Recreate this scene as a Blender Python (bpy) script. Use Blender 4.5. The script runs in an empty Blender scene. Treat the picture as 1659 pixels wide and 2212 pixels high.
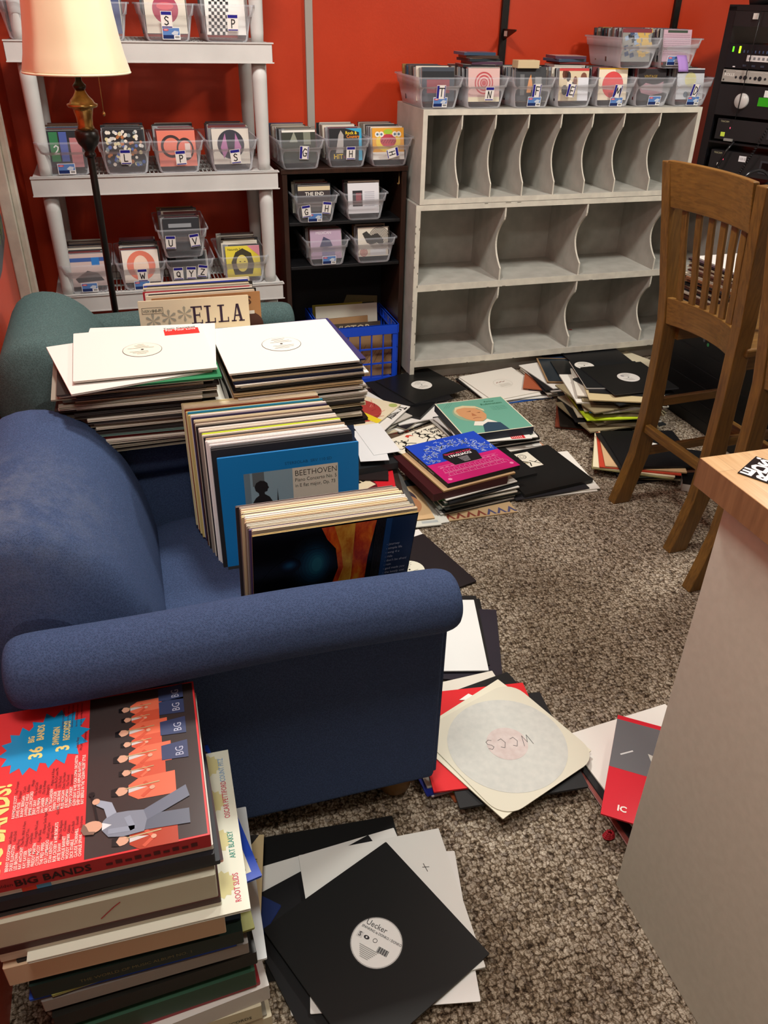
import bpy, bmesh, math, random
from mathutils import Vector, Matrix, Euler
from math import sin, cos, pi, radians as R

SC = bpy.context.scene
COL = SC.collection
rnd = random.Random(7)

# ------------------------------------------------------------------ camera
cam_d = bpy.data.cameras.new('camera')
cam = bpy.data.objects.new('camera', cam_d); COL.objects.link(cam)
F_PX, PITCH, ROLL, YAW, CAMH = 1741.09, R(32.06684), R(1.39047), R(17.38203), 1.5722
fw = Vector((sin(YAW)*cos(PITCH), cos(YAW)*cos(PITCH), -sin(PITCH)))
rt = Vector((cos(YAW), -sin(YAW), 0)); up = rt.cross(fw)
rt2 = rt*cos(ROLL)+up*sin(ROLL); up2 = -rt*sin(ROLL)+up*cos(ROLL)
M3 = Matrix((rt2, up2, -fw)).transposed()
cam.matrix_world = Matrix.Translation((0, 0, CAMH)) @ M3.to_4x4()
cam_d.sensor_fit = 'VERTICAL'; cam_d.sensor_height = 24.0
cam_d.lens = F_PX/2212*24.0
cam_d.clip_start = 0.02; cam_d.clip_end = 50
SC.camera = cam

# ------------------------------------------------------------------ light and exposure
SC.view_settings.view_transform = 'Standard'
SC.view_settings.look = 'None'
SC.view_settings.gamma = 1.0
SC.view_settings.use_curve_mapping = False
SC.view_settings.exposure = 0.06
wd = bpy.data.worlds.new('World'); SC.world = wd; wd.use_nodes = True
wd.node_tree.nodes['Background'].inputs[0].default_value = (1.0, 0.9, 0.8, 1)
wd.node_tree.nodes['Background'].inputs[1].default_value = 0.2

def area(name, loc, sx, sy, power, col, rot=(0, 0, 0)):
    l = bpy.data.lights.new(name, 'AREA'); l.shape = 'RECTANGLE'; l.size = sx; l.size_y = sy
    l.energy = power; l.color = col
    o = bpy.data.objects.new(name, l); o.location = loc; o.rotation_euler = rot; COL.objects.link(o)
    return o
area('ceiling_lamp', (0.40, 2.20, 2.62), 0.30, 0.30, 40, (1.0, 0.972, 0.895))
area('ceiling_lamp', (2.40, 2.00, 2.62), 0.30, 0.30, 42, (1.0, 0.972, 0.895))
area('ceiling_lamp', (-0.05, 0.42, 2.62), 0.4, 0.4, 24, (1.0, 0.972, 0.895))

# ------------------------------------------------------------------ materials
def lin(h):
    h = h.lstrip('#')
    out = []
    for i in (0, 2, 4):
        c = int(h[i:i+2], 16)/255
        out.append(c/12.92 if c <= 0.04045 else ((c+0.055)/1.055)**2.4)
    return (*out, 1)
_M = {}
def M(hexc, rough=0.6, spec=0.4, metal=0.0):
    k = (hexc, rough, spec, metal)
    if k in _M: return _M[k]
    m = bpy.data.materials.new('paint_'+hexc.lstrip('#')); m.use_nodes = True
    b = m.node_tree.nodes['Principled BSDF']
    b.inputs['Base Color'].default_value = lin(hexc)
    b.inputs['Roughness'].default_value = rough
    b.inputs['Specular IOR Level'].default_value = spec
    b.inputs['Metallic'].default_value = metal
    _M[k] = m
    return m
def NT(name):
    m = bpy.data.materials.new(name); m.use_nodes = True
    nt = m.node_tree
    return m, nt, nt.nodes['Principled BSDF']
def node(nt, typ, **kw):
    n = nt.nodes.new(typ)
    for k, v in kw.items(): setattr(n, k, v)
    return n
def coords(nt, scale=(1, 1, 1), kind='Object', rot=(0, 0, 0)):
    tc = node(nt, 'ShaderNodeTexCoord'); mp = node(nt, 'ShaderNodeMapping')
    mp.inputs['Scale'].default_value = scale; mp.inputs['Rotation'].default_value = rot
    nt.links.new(tc.outputs[kind], mp.inputs[0]); return mp.outputs[0]
def noise(nt, vec, scale, detail=3, rough=0.5, dist=0.0):
    n = node(nt, 'ShaderNodeTexNoise'); n.inputs['Scale'].default_value = scale
    n.inputs['Detail'].default_value = detail; n.inputs['Roughness'].default_value = rough
    n.inputs['Distortion'].default_value = dist
    if vec is not None: nt.links.new(vec, n.inputs['Vector'])
    return n.outputs['Fac']
def ramp(nt, fac, stops):
    r = node(nt, 'ShaderNodeValToRGB'); e = r.color_ramp.elements
    e[0].position, e[0].color = stops[0][0], lin(stops[0][1])
    e[1].position, e[1].color = stops[-1][0], lin(stops[-1][1])
    for p, c in stops[1:-1]:
        x = e.new(p); x.color = lin(c)
    nt.links.new(fac, r.inputs[0]); return r.outputs[0]
def bump(nt, b, h, strength, dist=0.002):
    n = node(nt, 'ShaderNodeBump'); n.inputs['Strength'].default_value = strength
    n.inputs['Distance'].default_value = dist
    nt.links.new(h, n.inputs['Height']); nt.links.new(n.outputs[0], b.inputs['Normal']); return n
def mix(nt, fac, a, b, typ='MIX'):
    n = node(nt, 'ShaderNodeMix', data_type='RGBA', blend_type=typ)
    if isinstance(fac, float): n.inputs[0].default_value = fac
    else: nt.links.new(fac, n.inputs[0])
    for s, v in ((6, a), (7, b)):
        if isinstance(v, str): n.inputs[s].default_value = lin(v)
        else: nt.links.new(v, n.inputs[s])
    return n.outputs[2]
def math_(nt, op, a, b=0.0):
    n = node(nt, 'ShaderNodeMath', operation=op)
    for i, v in enumerate((a, b)):
        if isinstance(v, (int, float)): n.inputs[i].default_value = v
        else: nt.links.new(v, n.inputs[i])
    return n.outputs[0]

def mk_carpet():
    m, nt, b = NT('carpet_loops')
    base = coords(nt)
    wob = node(nt, 'ShaderNodeTexNoise'); wob.inputs['Scale'].default_value = 90; wob.inputs['Detail'].default_value = 3
    nt.links.new(base, wob.inputs['Vector'])
    add = node(nt, 'ShaderNodeMixRGB', blend_type='LINEAR_LIGHT'); add.inputs[0].default_value = 0.011
    nt.links.new(base, add.inputs[1]); nt.links.new(wob.outputs['Color'], add.inputs[2])
    mp = node(nt, 'ShaderNodeMapping'); mp.inputs['Scale'].default_value = (118, 96, 1); nt.links.new(add.outputs[0], mp.inputs[0])
    v = node(nt, 'ShaderNodeTexVoronoi', feature='F1'); v.inputs['Scale'].default_value = 1.0
    v.inputs['Randomness'].default_value = 0.5
    nt.links.new(mp.outputs[0], v.inputs['Vector'])
    sep = node(nt, 'ShaderNodeSeparateColor'); nt.links.new(v.outputs['Color'], sep.inputs[0])
    c1 = ramp(nt, sep.outputs[0], [(0.0, '#a0958a'), (0.3, '#bcb09f'), (0.7, '#cdc1af'), (1.0, '#dbd0bf')])
    edge = ramp(nt, v.outputs['Distance'], [(0.34, '#ffffff'), (0.54, '#b3a99e'), (0.76, '#544a42')])
    c2 = mix(nt, 1.0, c1, edge, 'MULTIPLY')
    fib = noise(nt, coords(nt, (260, 520, 1)), 1.0, 3, 0.7)
    c2 = mix(nt, 0.8, c2, ramp(nt, fib, [(0.34, '#6f655b'), (0.6, '#ffffff')]), 'MULTIPLY')
    big = noise(nt, base, 2.2, 4)
    dirt = ramp(nt, big, [(0.35, '#cfcac4'), (0.6, '#ffffff')])
    c3 = mix(nt, 1.0, c2, dirt, 'MULTIPLY')
    sp = noise(nt, base, 11, 2, 0.4)
    stain = ramp(nt, sp, [(0.74, '#ffffff'), (0.82, '#b0aaa4')])
    c4 = mix(nt, 1.0, c3, stain, 'MULTIPLY')
    nt.links.new(c4, b.inputs['Base Color'])
    b.inputs['Roughness'].default_value = 0.95; b.inputs['Specular IOR Level'].default_value = 0.1
    inv = math_(nt, 'SUBTRACT', 1.0, v.outputs['Distance'])
    bump(nt, b, inv, 0.9, 0.004)
    return m
def mk_wall():
    m, nt, b = NT('red_wall_paint')
    c = coords(nt)
    n1 = noise(nt, c, 3.0, 5)
    col = ramp(nt, n1, [(0.3, '#bf3818'), (0.7, '#cb411f')])
    nt.links.new(col, b.inputs['Base Color']); b.inputs['Roughness'].default_value = 0.38
    bump(nt, b, noise(nt, c, 120, 3), 0.15, 0.002); return m
def mk_mottled(name, a, bcol, scale=8, rough=0.6, bs=0.1, bscale=150, spec=0.4, lo=0.35, hi=0.65):
    m, nt, b = NT(name); c = coords(nt)
    nt.links.new(ramp(nt, noise(nt, c, scale, 5), [(lo, a), (hi, bcol)]), b.inputs['Base Color'])
    b.inputs['Roughness'].default_value = rough; b.inputs['Specular IOR Level'].default_value = spec
    bump(nt, b, noise(nt, c, bscale, 3), bs, 0.001); return m
def mk_wood(name, dark, light, axis, scale=9, rough=0.38, stretch=14):
    m, nt, b = NT(name)
    s = [scale*stretch]*3; s[axis] = scale*1.0
    c = coords(nt, tuple(s))
    n1 = noise(nt, c, 1.0, 6, 0.6, 0.6)
    c2 = coords(nt, (5, 5, 5)); n2 = noise(nt, c2, 1.0, 2)
    col = ramp(nt, n1, [(0.25, dark), (0.62, light)])
    col = mix(nt, 0.35, col, ramp(nt, n2, [(0.3, dark), (0.7, light)]))
    nt.links.new(col, b.inputs['Base Color']); b.inputs['Roughness'].default_value = rough
    bump(nt, b, n1, 0.12, 0.001); return m
def mk_fabric(name, a, bcol, worn, sc=230, worn_pos=None):
    m, nt, b = NT(name); c = coords(nt)
    w1 = node(nt, 'ShaderNodeTexWave', wave_type='BANDS', bands_direction='DIAGONAL'); w1.inputs['Scale'].default_value = sc
    w1.inputs['Distortion'].default_value = 1.5
    nt.links.new(c, w1.inputs['Vector'])
    v = node(nt, 'ShaderNodeTexVoronoi'); v.inputs['Scale'].default_value = sc*1.4; nt.links.new(c, v.inputs['Vector'])
    h = math_(nt, 'ADD', math_(nt, 'MULTIPLY', w1.outputs['Fac'], 0.5), math_(nt, 'MULTIPLY', v.outputs['Distance'], 0.7))
    col = ramp(nt, h, [(0.2, a), (0.75, bcol)])
    lint = ramp(nt, noise(nt, c, 260, 2, 0.6), [(0.72, '#000000'), (0.80, '#777777')])
    col = mix(nt, math_(nt, 'MULTIPLY', lint, 0.6), col, worn)
    if worn_pos:
        g = node(nt, 'ShaderNodeVectorMath', operation='DISTANCE'); g.inputs[1].default_value = worn_pos[:3]
        nt.links.new(c, g.inputs[0])
        mr = node(nt, 'ShaderNodeMapRange'); mr.inputs[1].default_value = worn_pos[3]; mr.inputs[2].default_value = 0.03
        mr.inputs[3].default_value = 0; mr.inputs[4].default_value = 1; nt.links.new(g.outputs['Value'], mr.inputs[0])
        f = math_(nt, 'MULTIPLY', mr.outputs[0], ramp(nt, noise(nt, c, 22, 5, 0.7), [(0.38, '#000000'), (0.8, '#909090')]))
        col = mix(nt, f, col, worn)
    nt.links.new(col, b.inputs['Base Color'])
    b.inputs['Roughness'].default_value = 0.9; b.inputs['Specular IOR Level'].default_value = 0.15
    b.inputs['Sheen Weight'].default_value = 0.2; b.inputs['Sheen Roughness'].default_value = 0.4
    b.inputs['Sheen Tint'].default_value = lin(bcol)
    bump(nt, b, h, 0.45, 0.0012); return m
def mk_clear(name, tint='#e8eef2', op=0.28, rough=0.25):
    m = bpy.data.materials.new(name); m.use_nodes = True; nt = m.node_tree; nt.nodes.clear()
    out = node(nt, 'ShaderNodeOutputMaterial'); tr = node(nt, 'ShaderNodeBsdfTransparent'); tr.inputs[0].default_value = (0.97, 0.975, 0.98, 1)
    pb = node(nt, 'ShaderNodeBsdfPrincipled'); pb.inputs['Base Color'].default_value = lin(tint); pb.inputs['Roughness'].default_value = rough
    pb.inputs['Specular IOR Level'].default_value = 0.6
    fr = node(nt, 'ShaderNodeFresnel'); fr.inputs[0].default_value = 1.4
    f = math_(nt, 'ADD', math_(nt, 'MULTIPLY', fr.outputs[0], 0.6), op)
    mx = node(nt, 'ShaderNodeMixShader'); nt.links.new(f, mx.inputs[0]); nt.links.new(tr.outputs[0], mx.inputs[1]); nt.links.new(pb.outputs[0], mx.inputs[2])
    nt.links.new(mx.outputs[0], out.inputs[0]); return m
def mk_emit(name, hexc, s):
    m, nt, b = NT(name); b.inputs['Base Color'].default_value = lin(hexc)
    b.inputs['Emission Color'].default_value = lin(hexc); b.inputs['Emission Strength'].default_value = s; return m
def mk_block(name):
    m, nt, b = NT(name)
    c = coords(nt)
    br = node(nt, 'ShaderNodeTexBrick'); br.inputs['Scale'].default_value = 1.0
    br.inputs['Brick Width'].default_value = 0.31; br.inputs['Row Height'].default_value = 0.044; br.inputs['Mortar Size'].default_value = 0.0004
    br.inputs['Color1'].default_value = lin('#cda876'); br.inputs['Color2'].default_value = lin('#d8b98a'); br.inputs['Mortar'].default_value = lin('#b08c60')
    mp = node(nt, 'ShaderNodeMapping'); mp.inputs['Rotation'].default_value = (0, 0, R(90)); nt.links.new(c, mp.inputs[0]); nt.links.new(mp.outputs[0], br.inputs['Vector'])
    g = ramp(nt, noise(nt, coords(nt, (120, 8, 120)), 1.0, 5), [(0.3, '#d9c2a4'), (0.7, '#ffffff')])
    col = mix(nt, 0.7, br.outputs[0], g, 'MULTIPLY')
    sc = ramp(nt, noise(nt, coords(nt, (30, 120, 30)), 1.0, 6, 0.7), [(0.62, '#ffffff'), (0.72, '#b99f80')])
    col = mix(nt, 0.5, col, sc, 'MULTIPLY')
    nt.links.new(col, b.inputs['Base Color']); b.inputs['Roughness'].default_value = 0.3; return m

CARPET = mk_carpet(); WALL = mk_wall()
GREYP = mk_mottled('cabinet_grey_paint', '#aaa8a0', '#b8b6ae', 14, 0.62, 0.25, 220)
EDGEP = mk_mottled('cabinet_edge_paint', '#c9c5b8', '#d9d5c6', 20, 0.6, 0.25, 220)
WHITEPL = mk_mottled('white_moulded_plastic', '#c2c3c1', '#cccdcb', 6, 0.5, 0.25, 400)
OAK = mk_wood('oak_vertical', '#452d12', '#7c5826', 2)
OAKH = mk_wood('oak_horizontal', '#483014', '#805c29', 1)
OAKX = mk_wood('oak_lengthwise', '#452d12', '#7c5826', 0)
BLOCK = mk_block('butcher_block')
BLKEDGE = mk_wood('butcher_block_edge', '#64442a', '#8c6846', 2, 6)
PED = mk_mottled('pedestal_laminate', '#b9b7aa', '#bfbdb0', 60, 0.55, 0.05, 300)
DARKW = mk_wood('dark_walnut', '#1c110c', '#3a231a', 2, 8, 0.35)
BLUEF = mk_fabric('navy_upholstery', '#243049', '#405072', '#9fa2a2', 230, (-0.32, 1.40, 0.74, 0.26))
TEALF = mk_fabric('teal_upholstery', '#2f3d3d', '#4c6262', '#7f908c', 180)
CLEAR = mk_clear('clear_bin_plastic', '#dfe3ec', 0.13, 0.3)
CLEARB = mk_clear('clear_case_plastic', '#e8edf2', 0.10, 0.12)
SHADE = mk_mottled('cream_lampshade_cloth', '#d2c6a4', '#dbcfae', 5, 0.5, 0.05, 500)
SHADE.node_tree.nodes['Principled BSDF'].inputs['Sheen Weight'].default_value = 0.3
BRONZE = mk_mottled('aged_bronze', '#7a5a30', '#c09a58', 30, 0.25, 0.3, 90)
BRONZE.node_tree.nodes['Principled BSDF'].inputs['Metallic'].default_value = 0.8
BLKMET = M('#15110f', 0.35)
BLACKM = M('#121215', 0.4)
BLKGLOSS = M('#0c0c0e', 0.22, 0.5)
CRATEB = M('#1747c9', 0.35)

# ------------------------------------------------------------------ mesh builder
class MB:
    def __init__(s): s.v = []; s.f = []; s.m = []; s.mats = []; s.sm = []; s.T = Matrix.Identity(4)
    def mi(s, mat):
        if mat not in s.mats: s.mats.append(mat)
        return s.mats.index(mat)
    def add(s, vs, fs, mat, smooth=False):
        o = len(s.v); T = s.T
        s.v += [tuple(T @ Vector(p)) for p in vs]
        i = s.mi(mat)
        for f in fs: s.f.append([o+k for k in f]); s.m.append(i); s.sm.append(smooth)
    def box(s, x0, x1, y0, y1, z0, z1, mat):
        vs = [(x0,y0,z0),(x1,y0,z0),(x1,y1,z0),(x0,y1,z0),(x0,y0,z1),(x1,y0,z1),(x1,y1,z1),(x0,y1,z1)]
        s.add(vs, [(3,2,1,0),(4,5,6,7),(0,1,5,4),(1,2,6,5),(2,3,7,6),(3,0,4,7)], mat)
    def poly(s, pts, z, mat):                       # flat polygon facing +z
        s.add([(p[0], p[1], z) for p in pts], [list(range(len(pts)))], mat)
    def rect(s, x0, y0, x1, y1, z, mat): s.poly([(x0,y0),(x1,y0),(x1,y1),(x0,y1)], z, mat)
    def disc(s, cx, cy, rx, z, mat, ry=None, n=28, a0=0, a1=2*pi):
        ry = ry or rx
        s.poly([(cx+rx*cos(a0+(a1-a0)*k/n), cy+ry*sin(a0+(a1-a0)*k/n)) for k in range(n)], z, mat)
    def ring(s, cx, cy, r0, r1, z, mat, n=36):
        vs = []
        for k in range(n):
            a = 2*pi*k/n; vs += [(cx+r0*cos(a), cy+r0*sin(a), z), (cx+r1*cos(a), cy+r1*sin(a), z)]
        s.add(vs, [(2*k, 2*k+1, (2*k+3) % (2*n), (2*k+2) % (2*n)) for k in range(n)], mat)
    def line(s, pts, w, z, mat):                    # pen stroke
        for (a, b) in zip(pts[:-1], pts[1:]):
            d = Vector((b[0]-a[0], b[1]-a[1])); L = d.length or 1e-6; n = Vector((-d.y, d.x))/L*w/2; e = d/L*w*0.3
            s.poly([(a[0]-n.x-e.x, a[1]-n.y-e.y), (b[0]-n.x+e.x, b[1]-n.y+e.y), (b[0]+n.x+e.x, b[1]+n.y+e.y), (a[0]+n.x-e.x, a[1]+n.y-e.y)], z, mat)
    def prism(s, pts, z0, z1, mat, smooth=False):
        n = len(pts)
        s.add([(p[0],p[1],z0) for p in pts]+[(p[0],p[1],z1) for p in pts],
              [list(range(n))[::-1], [n+i for i in range(n)]]+[(i,(i+1)%n,n+(i+1)%n,n+i) for i in range(n)], mat, smooth)
    def tube(s, path, r, mat, n=10, cap=True):
        path = [Vector(p) for p in path]; rs = r if isinstance(r, (list, tuple)) else [r]*len(path)
        vs = []; prev = None
        for i, p in enumerate(path):
            t = (path[min(i+1, len(path)-1)]-path[max(i-1, 0)]).normalized()
            a = prev if prev is not None else (Vector((0,0,1)) if abs(t.z) < 0.9 else Vector((1,0,0)))
            u = (a - t*a.dot(t)).normalized(); w = t.cross(u); prev = u
            for k in range(n):
                q = 2*pi*k/n; vs.append(tuple(p+u*rs[i]*cos(q)+w*rs[i]*sin(q)))
        fs = [(i*n+k, i*n+(k+1)%n, (i+1)*n+(k+1)%n, (i+1)*n+k) for i in range(len(path)-1) for k in range(n)]
        if cap: fs += [list(range(n))[::-1], [(len(path)-1)*n+k for k in range(n)]]
        s.add(vs, fs, mat, True)
    def lathe(s, prof, mat, n=32, cx=0, cy=0, cap=True, smooth=True):
        vs = []
        for (r, z) in prof:
            for k in range(n): vs.append((cx+r*cos(2*pi*k/n), cy+r*sin(2*pi*k/n), z))
        fs = [(i*n+k, i*n+(k+1)%n, (i+1)*n+(k+1)%n, (i+1)*n+k) for i in range(len(prof)-1) for k in range(n)]
        if cap: fs += [list(range(n))[::-1], [(len(prof)-1)*n+k for k in range(n)]]
        s.add(vs, fs, mat, smooth)
    def grid(s, P, mat, closed_u=False, closed_v=False, smooth=True):
        nu, nv = len(P), len(P[0]); vs = [p for row in P for p in row]; fs = []
        for i in range(nu if closed_u else nu-1):
            for j in range(nv if closed_v else nv-1):
                fs.append((i*nv+j, ((i+1) % nu)*nv+j, ((i+1) % nu)*nv+(j+1) % nv, i*nv+(j+1) % nv))
        s.add(vs, fs, mat, smooth)
    def text(s, txt, x, y, size, z, mat, align='LEFT', sx=1.0, bold=0.0, rot=0.0):
        vs, fs = text_mesh(txt, align, bold)
        c, q = cos(rot), sin(rot)
        s.add([(x+(a*sx*c-b*q)*size, y+(a*sx*q+b*c)*size, z) for a, b in vs], fs, mat)
    def mesh(s, name):
        me = bpy.data.meshes.new(name); me.from_pydata(s.v, [], s.f)
        for m in s.mats: me.materials.append(m)
        me.polygons.foreach_set('material_index', s.m); me.polygons.foreach_set('use_smooth', s.sm)
        me.update(); return me
    def build(s, name, parent=None, loc=None, rot=None):
        o = bpy.data.objects.new(name, s.mesh(name)); COL.objects.link(o)
        if parent: o.parent = parent
        if loc: o.location = loc
        if rot: o.rotation_euler = rot
        return o
_T = {}
def text_mesh(txt, align, bold):
    k = (txt, align, bold)
    if k in _T: return _T[k]
    cu = bpy.data.curves.new('t', 'FONT'); cu.body = txt; cu.align_x = align; cu.size = 1.0; cu.offset = bold
    cu.resolution_u = 2
    o = bpy.data.objects.new('t', cu); COL.objects.link(o)
    dg = bpy.context.evaluated_depsgraph_get(); dg.update()
    me = bpy.data.meshes.new_from_object(o.evaluated_get(dg))
    r = ([(v.co.x, v.co.y) for v in me.vertices], [list(p.vertices) for p in me.polygons])
    fs = []
    for f in r[1]:                                 # keep all facing +z
        a = sum(r[0][f[i]][0]*r[0][f[(i+1) % len(f)]][1]-r[0][f[(i+1) % len(f)]][0]*r[0][f[i]][1] for i in range(len(f)))
        fs.append(f if a > 0 else f[::-1])
    bpy.data.objects.remove(o); bpy.data.meshes.remove(me); bpy.data.curves.remove(cu)
    _T[k] = (r[0], fs); return _T[k]

def tag(o, label=None, cat=None, group=None, kind=None):
    if label: o['label'] = label
    if cat: o['category'] = cat
    if group: o['group'] = group
    if kind: o['kind'] = kind
    return o
def thing(name, label, cat, loc=(0,0,0), rz=0.0, group=None):
    o = bpy.data.objects.new(name, None); COL.objects.link(o); o.empty_display_size = 0.05
    o.location = loc; o.rotation_euler = (0, 0, rz)
    return tag(o, label, cat, group)
def place(me, name, loc, rot=(0,0,0)):
    o = bpy.data.objects.new(name, me); COL.objects.link(o); o.location = loc; o.rotation_euler = rot; return o
def bevel(o, w=0.003, seg=2, ang=40):
    b = o.modifiers.new('bevel', 'BEVEL'); b.width = w; b.segments = seg; b.limit_method = 'ANGLE'; b.angle_limit = R(ang)
    b.harden_normals = False; return o
ORD = ['zeroth','first','second','third','fourth','fifth','sixth','seventh','eighth','ninth','tenth','eleventh','twelfth','thirteenth','fourteenth','fifteenth','sixteenth','seventeenth','eighteenth','nineteenth','twentieth']
def ordn(n):
    if n <= 20: return ORD[n]
    tens = ['','','twenty','thirty','forty','fifty'][n//10]
    return (tens+'-'+ORD[n % 10]) if n % 10 else {30:'thirtieth',40:'fortieth',50:'fiftieth'}.get(n, tens+'th')

# ------------------------------------------------------------------ the room
WY = 3.92
def struct(name, mb): o = mb.build(name); o['kind'] = 'structure'; return o
b = MB(); b.box(-0.60, 3.6, -1.6, WY+0.1, -0.1, 0.0, CARPET); struct('floor', b)
b = MB(); b.box(-0.60, 3.6, -1.6, WY+0.1, 2.70, 2.78, M('#e6e0d4', 0.8)); struct('ceiling', b)
b = MB(); b.box(-0.60, 3.6, WY, WY+0.1, 0.0, 2.7, WALL); struct('wall_back', b)
b = MB(); b.box(-0.60, -0.405, 0.45, WY, 0.0, 2.7, WALL); b.box(-0.60, -0.405, -1.6, 0.45, 0.0, 2.7, M('#c9c2b4', 0.8))
b.T = Matrix.Translation((-0.449, 0, 0)) @ Matrix(((0,0,1,0),(1,0,0,0),(0,1,0,0),(0,0,0,1)))
b.T = Matrix.Identity(4)
wl = struct('wall_left', b)
b = MB(); b.box(3.5, 3.6, -1.6, WY, 0.0, 2.7, M('#c4beb2', 0.8)); struct('wall_right', b)
b = MB(); b.box(-0.60, 3.6, -1.7, -1.6, 0.0, 2.7, M('#c9c2b4', 0.8)); struct('wall_front', b)
# painted white board running up the left wall
b = MB(); b.box(-0.405, -0.366, 3.04, 3.10, 0.0, 2.7, EDGEP); b.box(-0.366, -0.346, 3.055, 3.10, 0.0, 2.7, EDGEP)
o = struct('trim_1', b); bevel(o, 0.004)
# painted mural patch on the left wall (grey and green shape)
b = MB(); b.T = Matrix(((0,0,1,-0.405),(1,0,0,0),(0,1,0,0),(0,0,0,1)))
b.T = b.T @ Matrix.Translation((0.15, -0.13, 0))
b.poly([(2.02,1.00),(2.30,0.96),(2.62,0.98),(2.83,1.03),(2.86,1.09),(2.80,1.15),(2.5,1.20),(2.2,1.20),(2.02,1.16)], 0.002, M('#4a5055', 0.5))
for k in range(9):
    b.line([(2.64+0.02*k, 1.04+0.012*(k % 3)), (2.66+0.02*k, 1.09+0.012*(k % 4))], 0.006, 0.003, M('#8fb06a', 0.5))
mural = b.build('wall_mural'); tag(mural, 'dark grey painted shape with green strokes on the left red wall', 'painting')

# shelf standards on the back wall
def standard(x, label, ztop, zbot, mat, bz=None):
    b = MB(); b.box(x-0.016, x+0.016, WY-0.016, WY, zbot, ztop, mat)
    for k in range(int((ztop-zbot)/0.05) if bz else 0): b.box(x-0.003, x+0.003, WY-0.0165, WY-0.0155, zbot+0.02+k*0.05, zbot+0.04+k*0.05, M('#050505', 0.6))
    o = b.build('shelf_standard'); tag(o, label, 'shelf rail')
    if bz:
        q = MB()
        q.add([(x-0.004, WY-0.016, bz), (x-0.004, WY-0.016, bz-0.045), (x-0.004, WY-0.14, bz-0.006), (x-0.004, WY-0.14, bz),
               (x+0.004, WY-0.016, bz), (x+0.004, WY-0.016, bz-0.045), (x+0.004, WY-0.14, bz-0.006), (x+0.004, WY-0.14, bz)],
              [(0,1,2,3),(7,6,5,4),(0,3,7,4),(3,2,6,7),(2,1,5,6),(1,0,4,5)], mat)
        q.box(x-0.0055, x+0.0055, WY-0.06, WY-0.03, bz-0.028, bz-0.008, M('#c9c3b8'))
        q.build('bracket', o)
    return o
standard(1.735, 'black slotted shelf rail on the red wall above the tan block bin', 2.6, 0.9, BLKMET, 1.50)
standard(2.615, 'black slotted shelf rail on the red wall near the equipment rack', 2.6, 0.9, BLKMET, 1.505)
standard(0.838, 'pale grey slotted shelf rail on the red wall beside the white shelving', 2.6, 1.0, M('#a9a49c', 0.5))

# ------------------------------------------------------------------ grey pigeonhole cabinets
def divider(h, depth, th, mat, edge, rec=0.075):
    """upright divider, front at y=0, back at y=depth, bottom z=0"""
    N = 24; pts = []
    for k in range(N+1):
        z = h*k/N; f = k/N
        if f > 0.84: y = 0.0
        elif f < 0.17: y = 0.002
        else:
            t = (f-0.17)/0.67
            y = rec*(sin(pi*t)**0.8)*(1.0-0.15*t)
        pts.append((y, z))
    b = MB(); n = len(pts)
    vs = [(-th/2, y, z) for y, z in pts]+[(th/2, y, z) for y, z in pts]+[(-th/2, depth, z) for y, z in pts]+[(th/2, depth, z) for y, z in pts]
    fe, fl, fr, fb = [], [], [], []
    for k in range(n-1):
        fe.append((k, n+k, n+k+1, k+1)); fl.append((2*n+k, k, k+1, 2*n+k+1)); fr.append((n+k, 3*n+k, 3*n+k+1, n+k+1)); fb.append((3*n+k, 2*n+k, 2*n+k+1, 3*n+k+1))
    b.add(vs, fe, edge); b.add(vs, fl+fr+fb, mat)
    return b
CY = 3.50
def cabinet_upper():
    t = thing('pigeonhole_cabinet', 'long grey painted pigeonhole cabinet with eight narrow slots, stacked on top of the wider one', 'cabinet', (1.225, CY, 0.84))
    W, H, D, th = 1.345, 0.376, 0.36, 0.02
    b = MB()
    for (x0, x1, z0, z1) in ((0, W, H-0.022, H), (0, W, 0, 0.022), (0, th, 0.022, H-0.022), (W-th, W, 0.022, H-0.022)):
        b.box(x0, x1, 0.0, 0.002, z0, z1, EDGEP); b.box(x0, x1, 0.002, D, z0, z1, GREYP)
    b.box(th, W-th, D-0.01, D-0.001, 0.022, H-0.022, GREYP)
    b.build('carcass', t)
    for x in (1.401, 1.555, 1.710, 1.866, 2.020, 2.177, 2.361):
        divider(H-0.044, D-0.011, 0.006, GREYP, EDGEP, 0.06).build('divider', t, (x-1.225, 0.002, 0.022))
    return t
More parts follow.
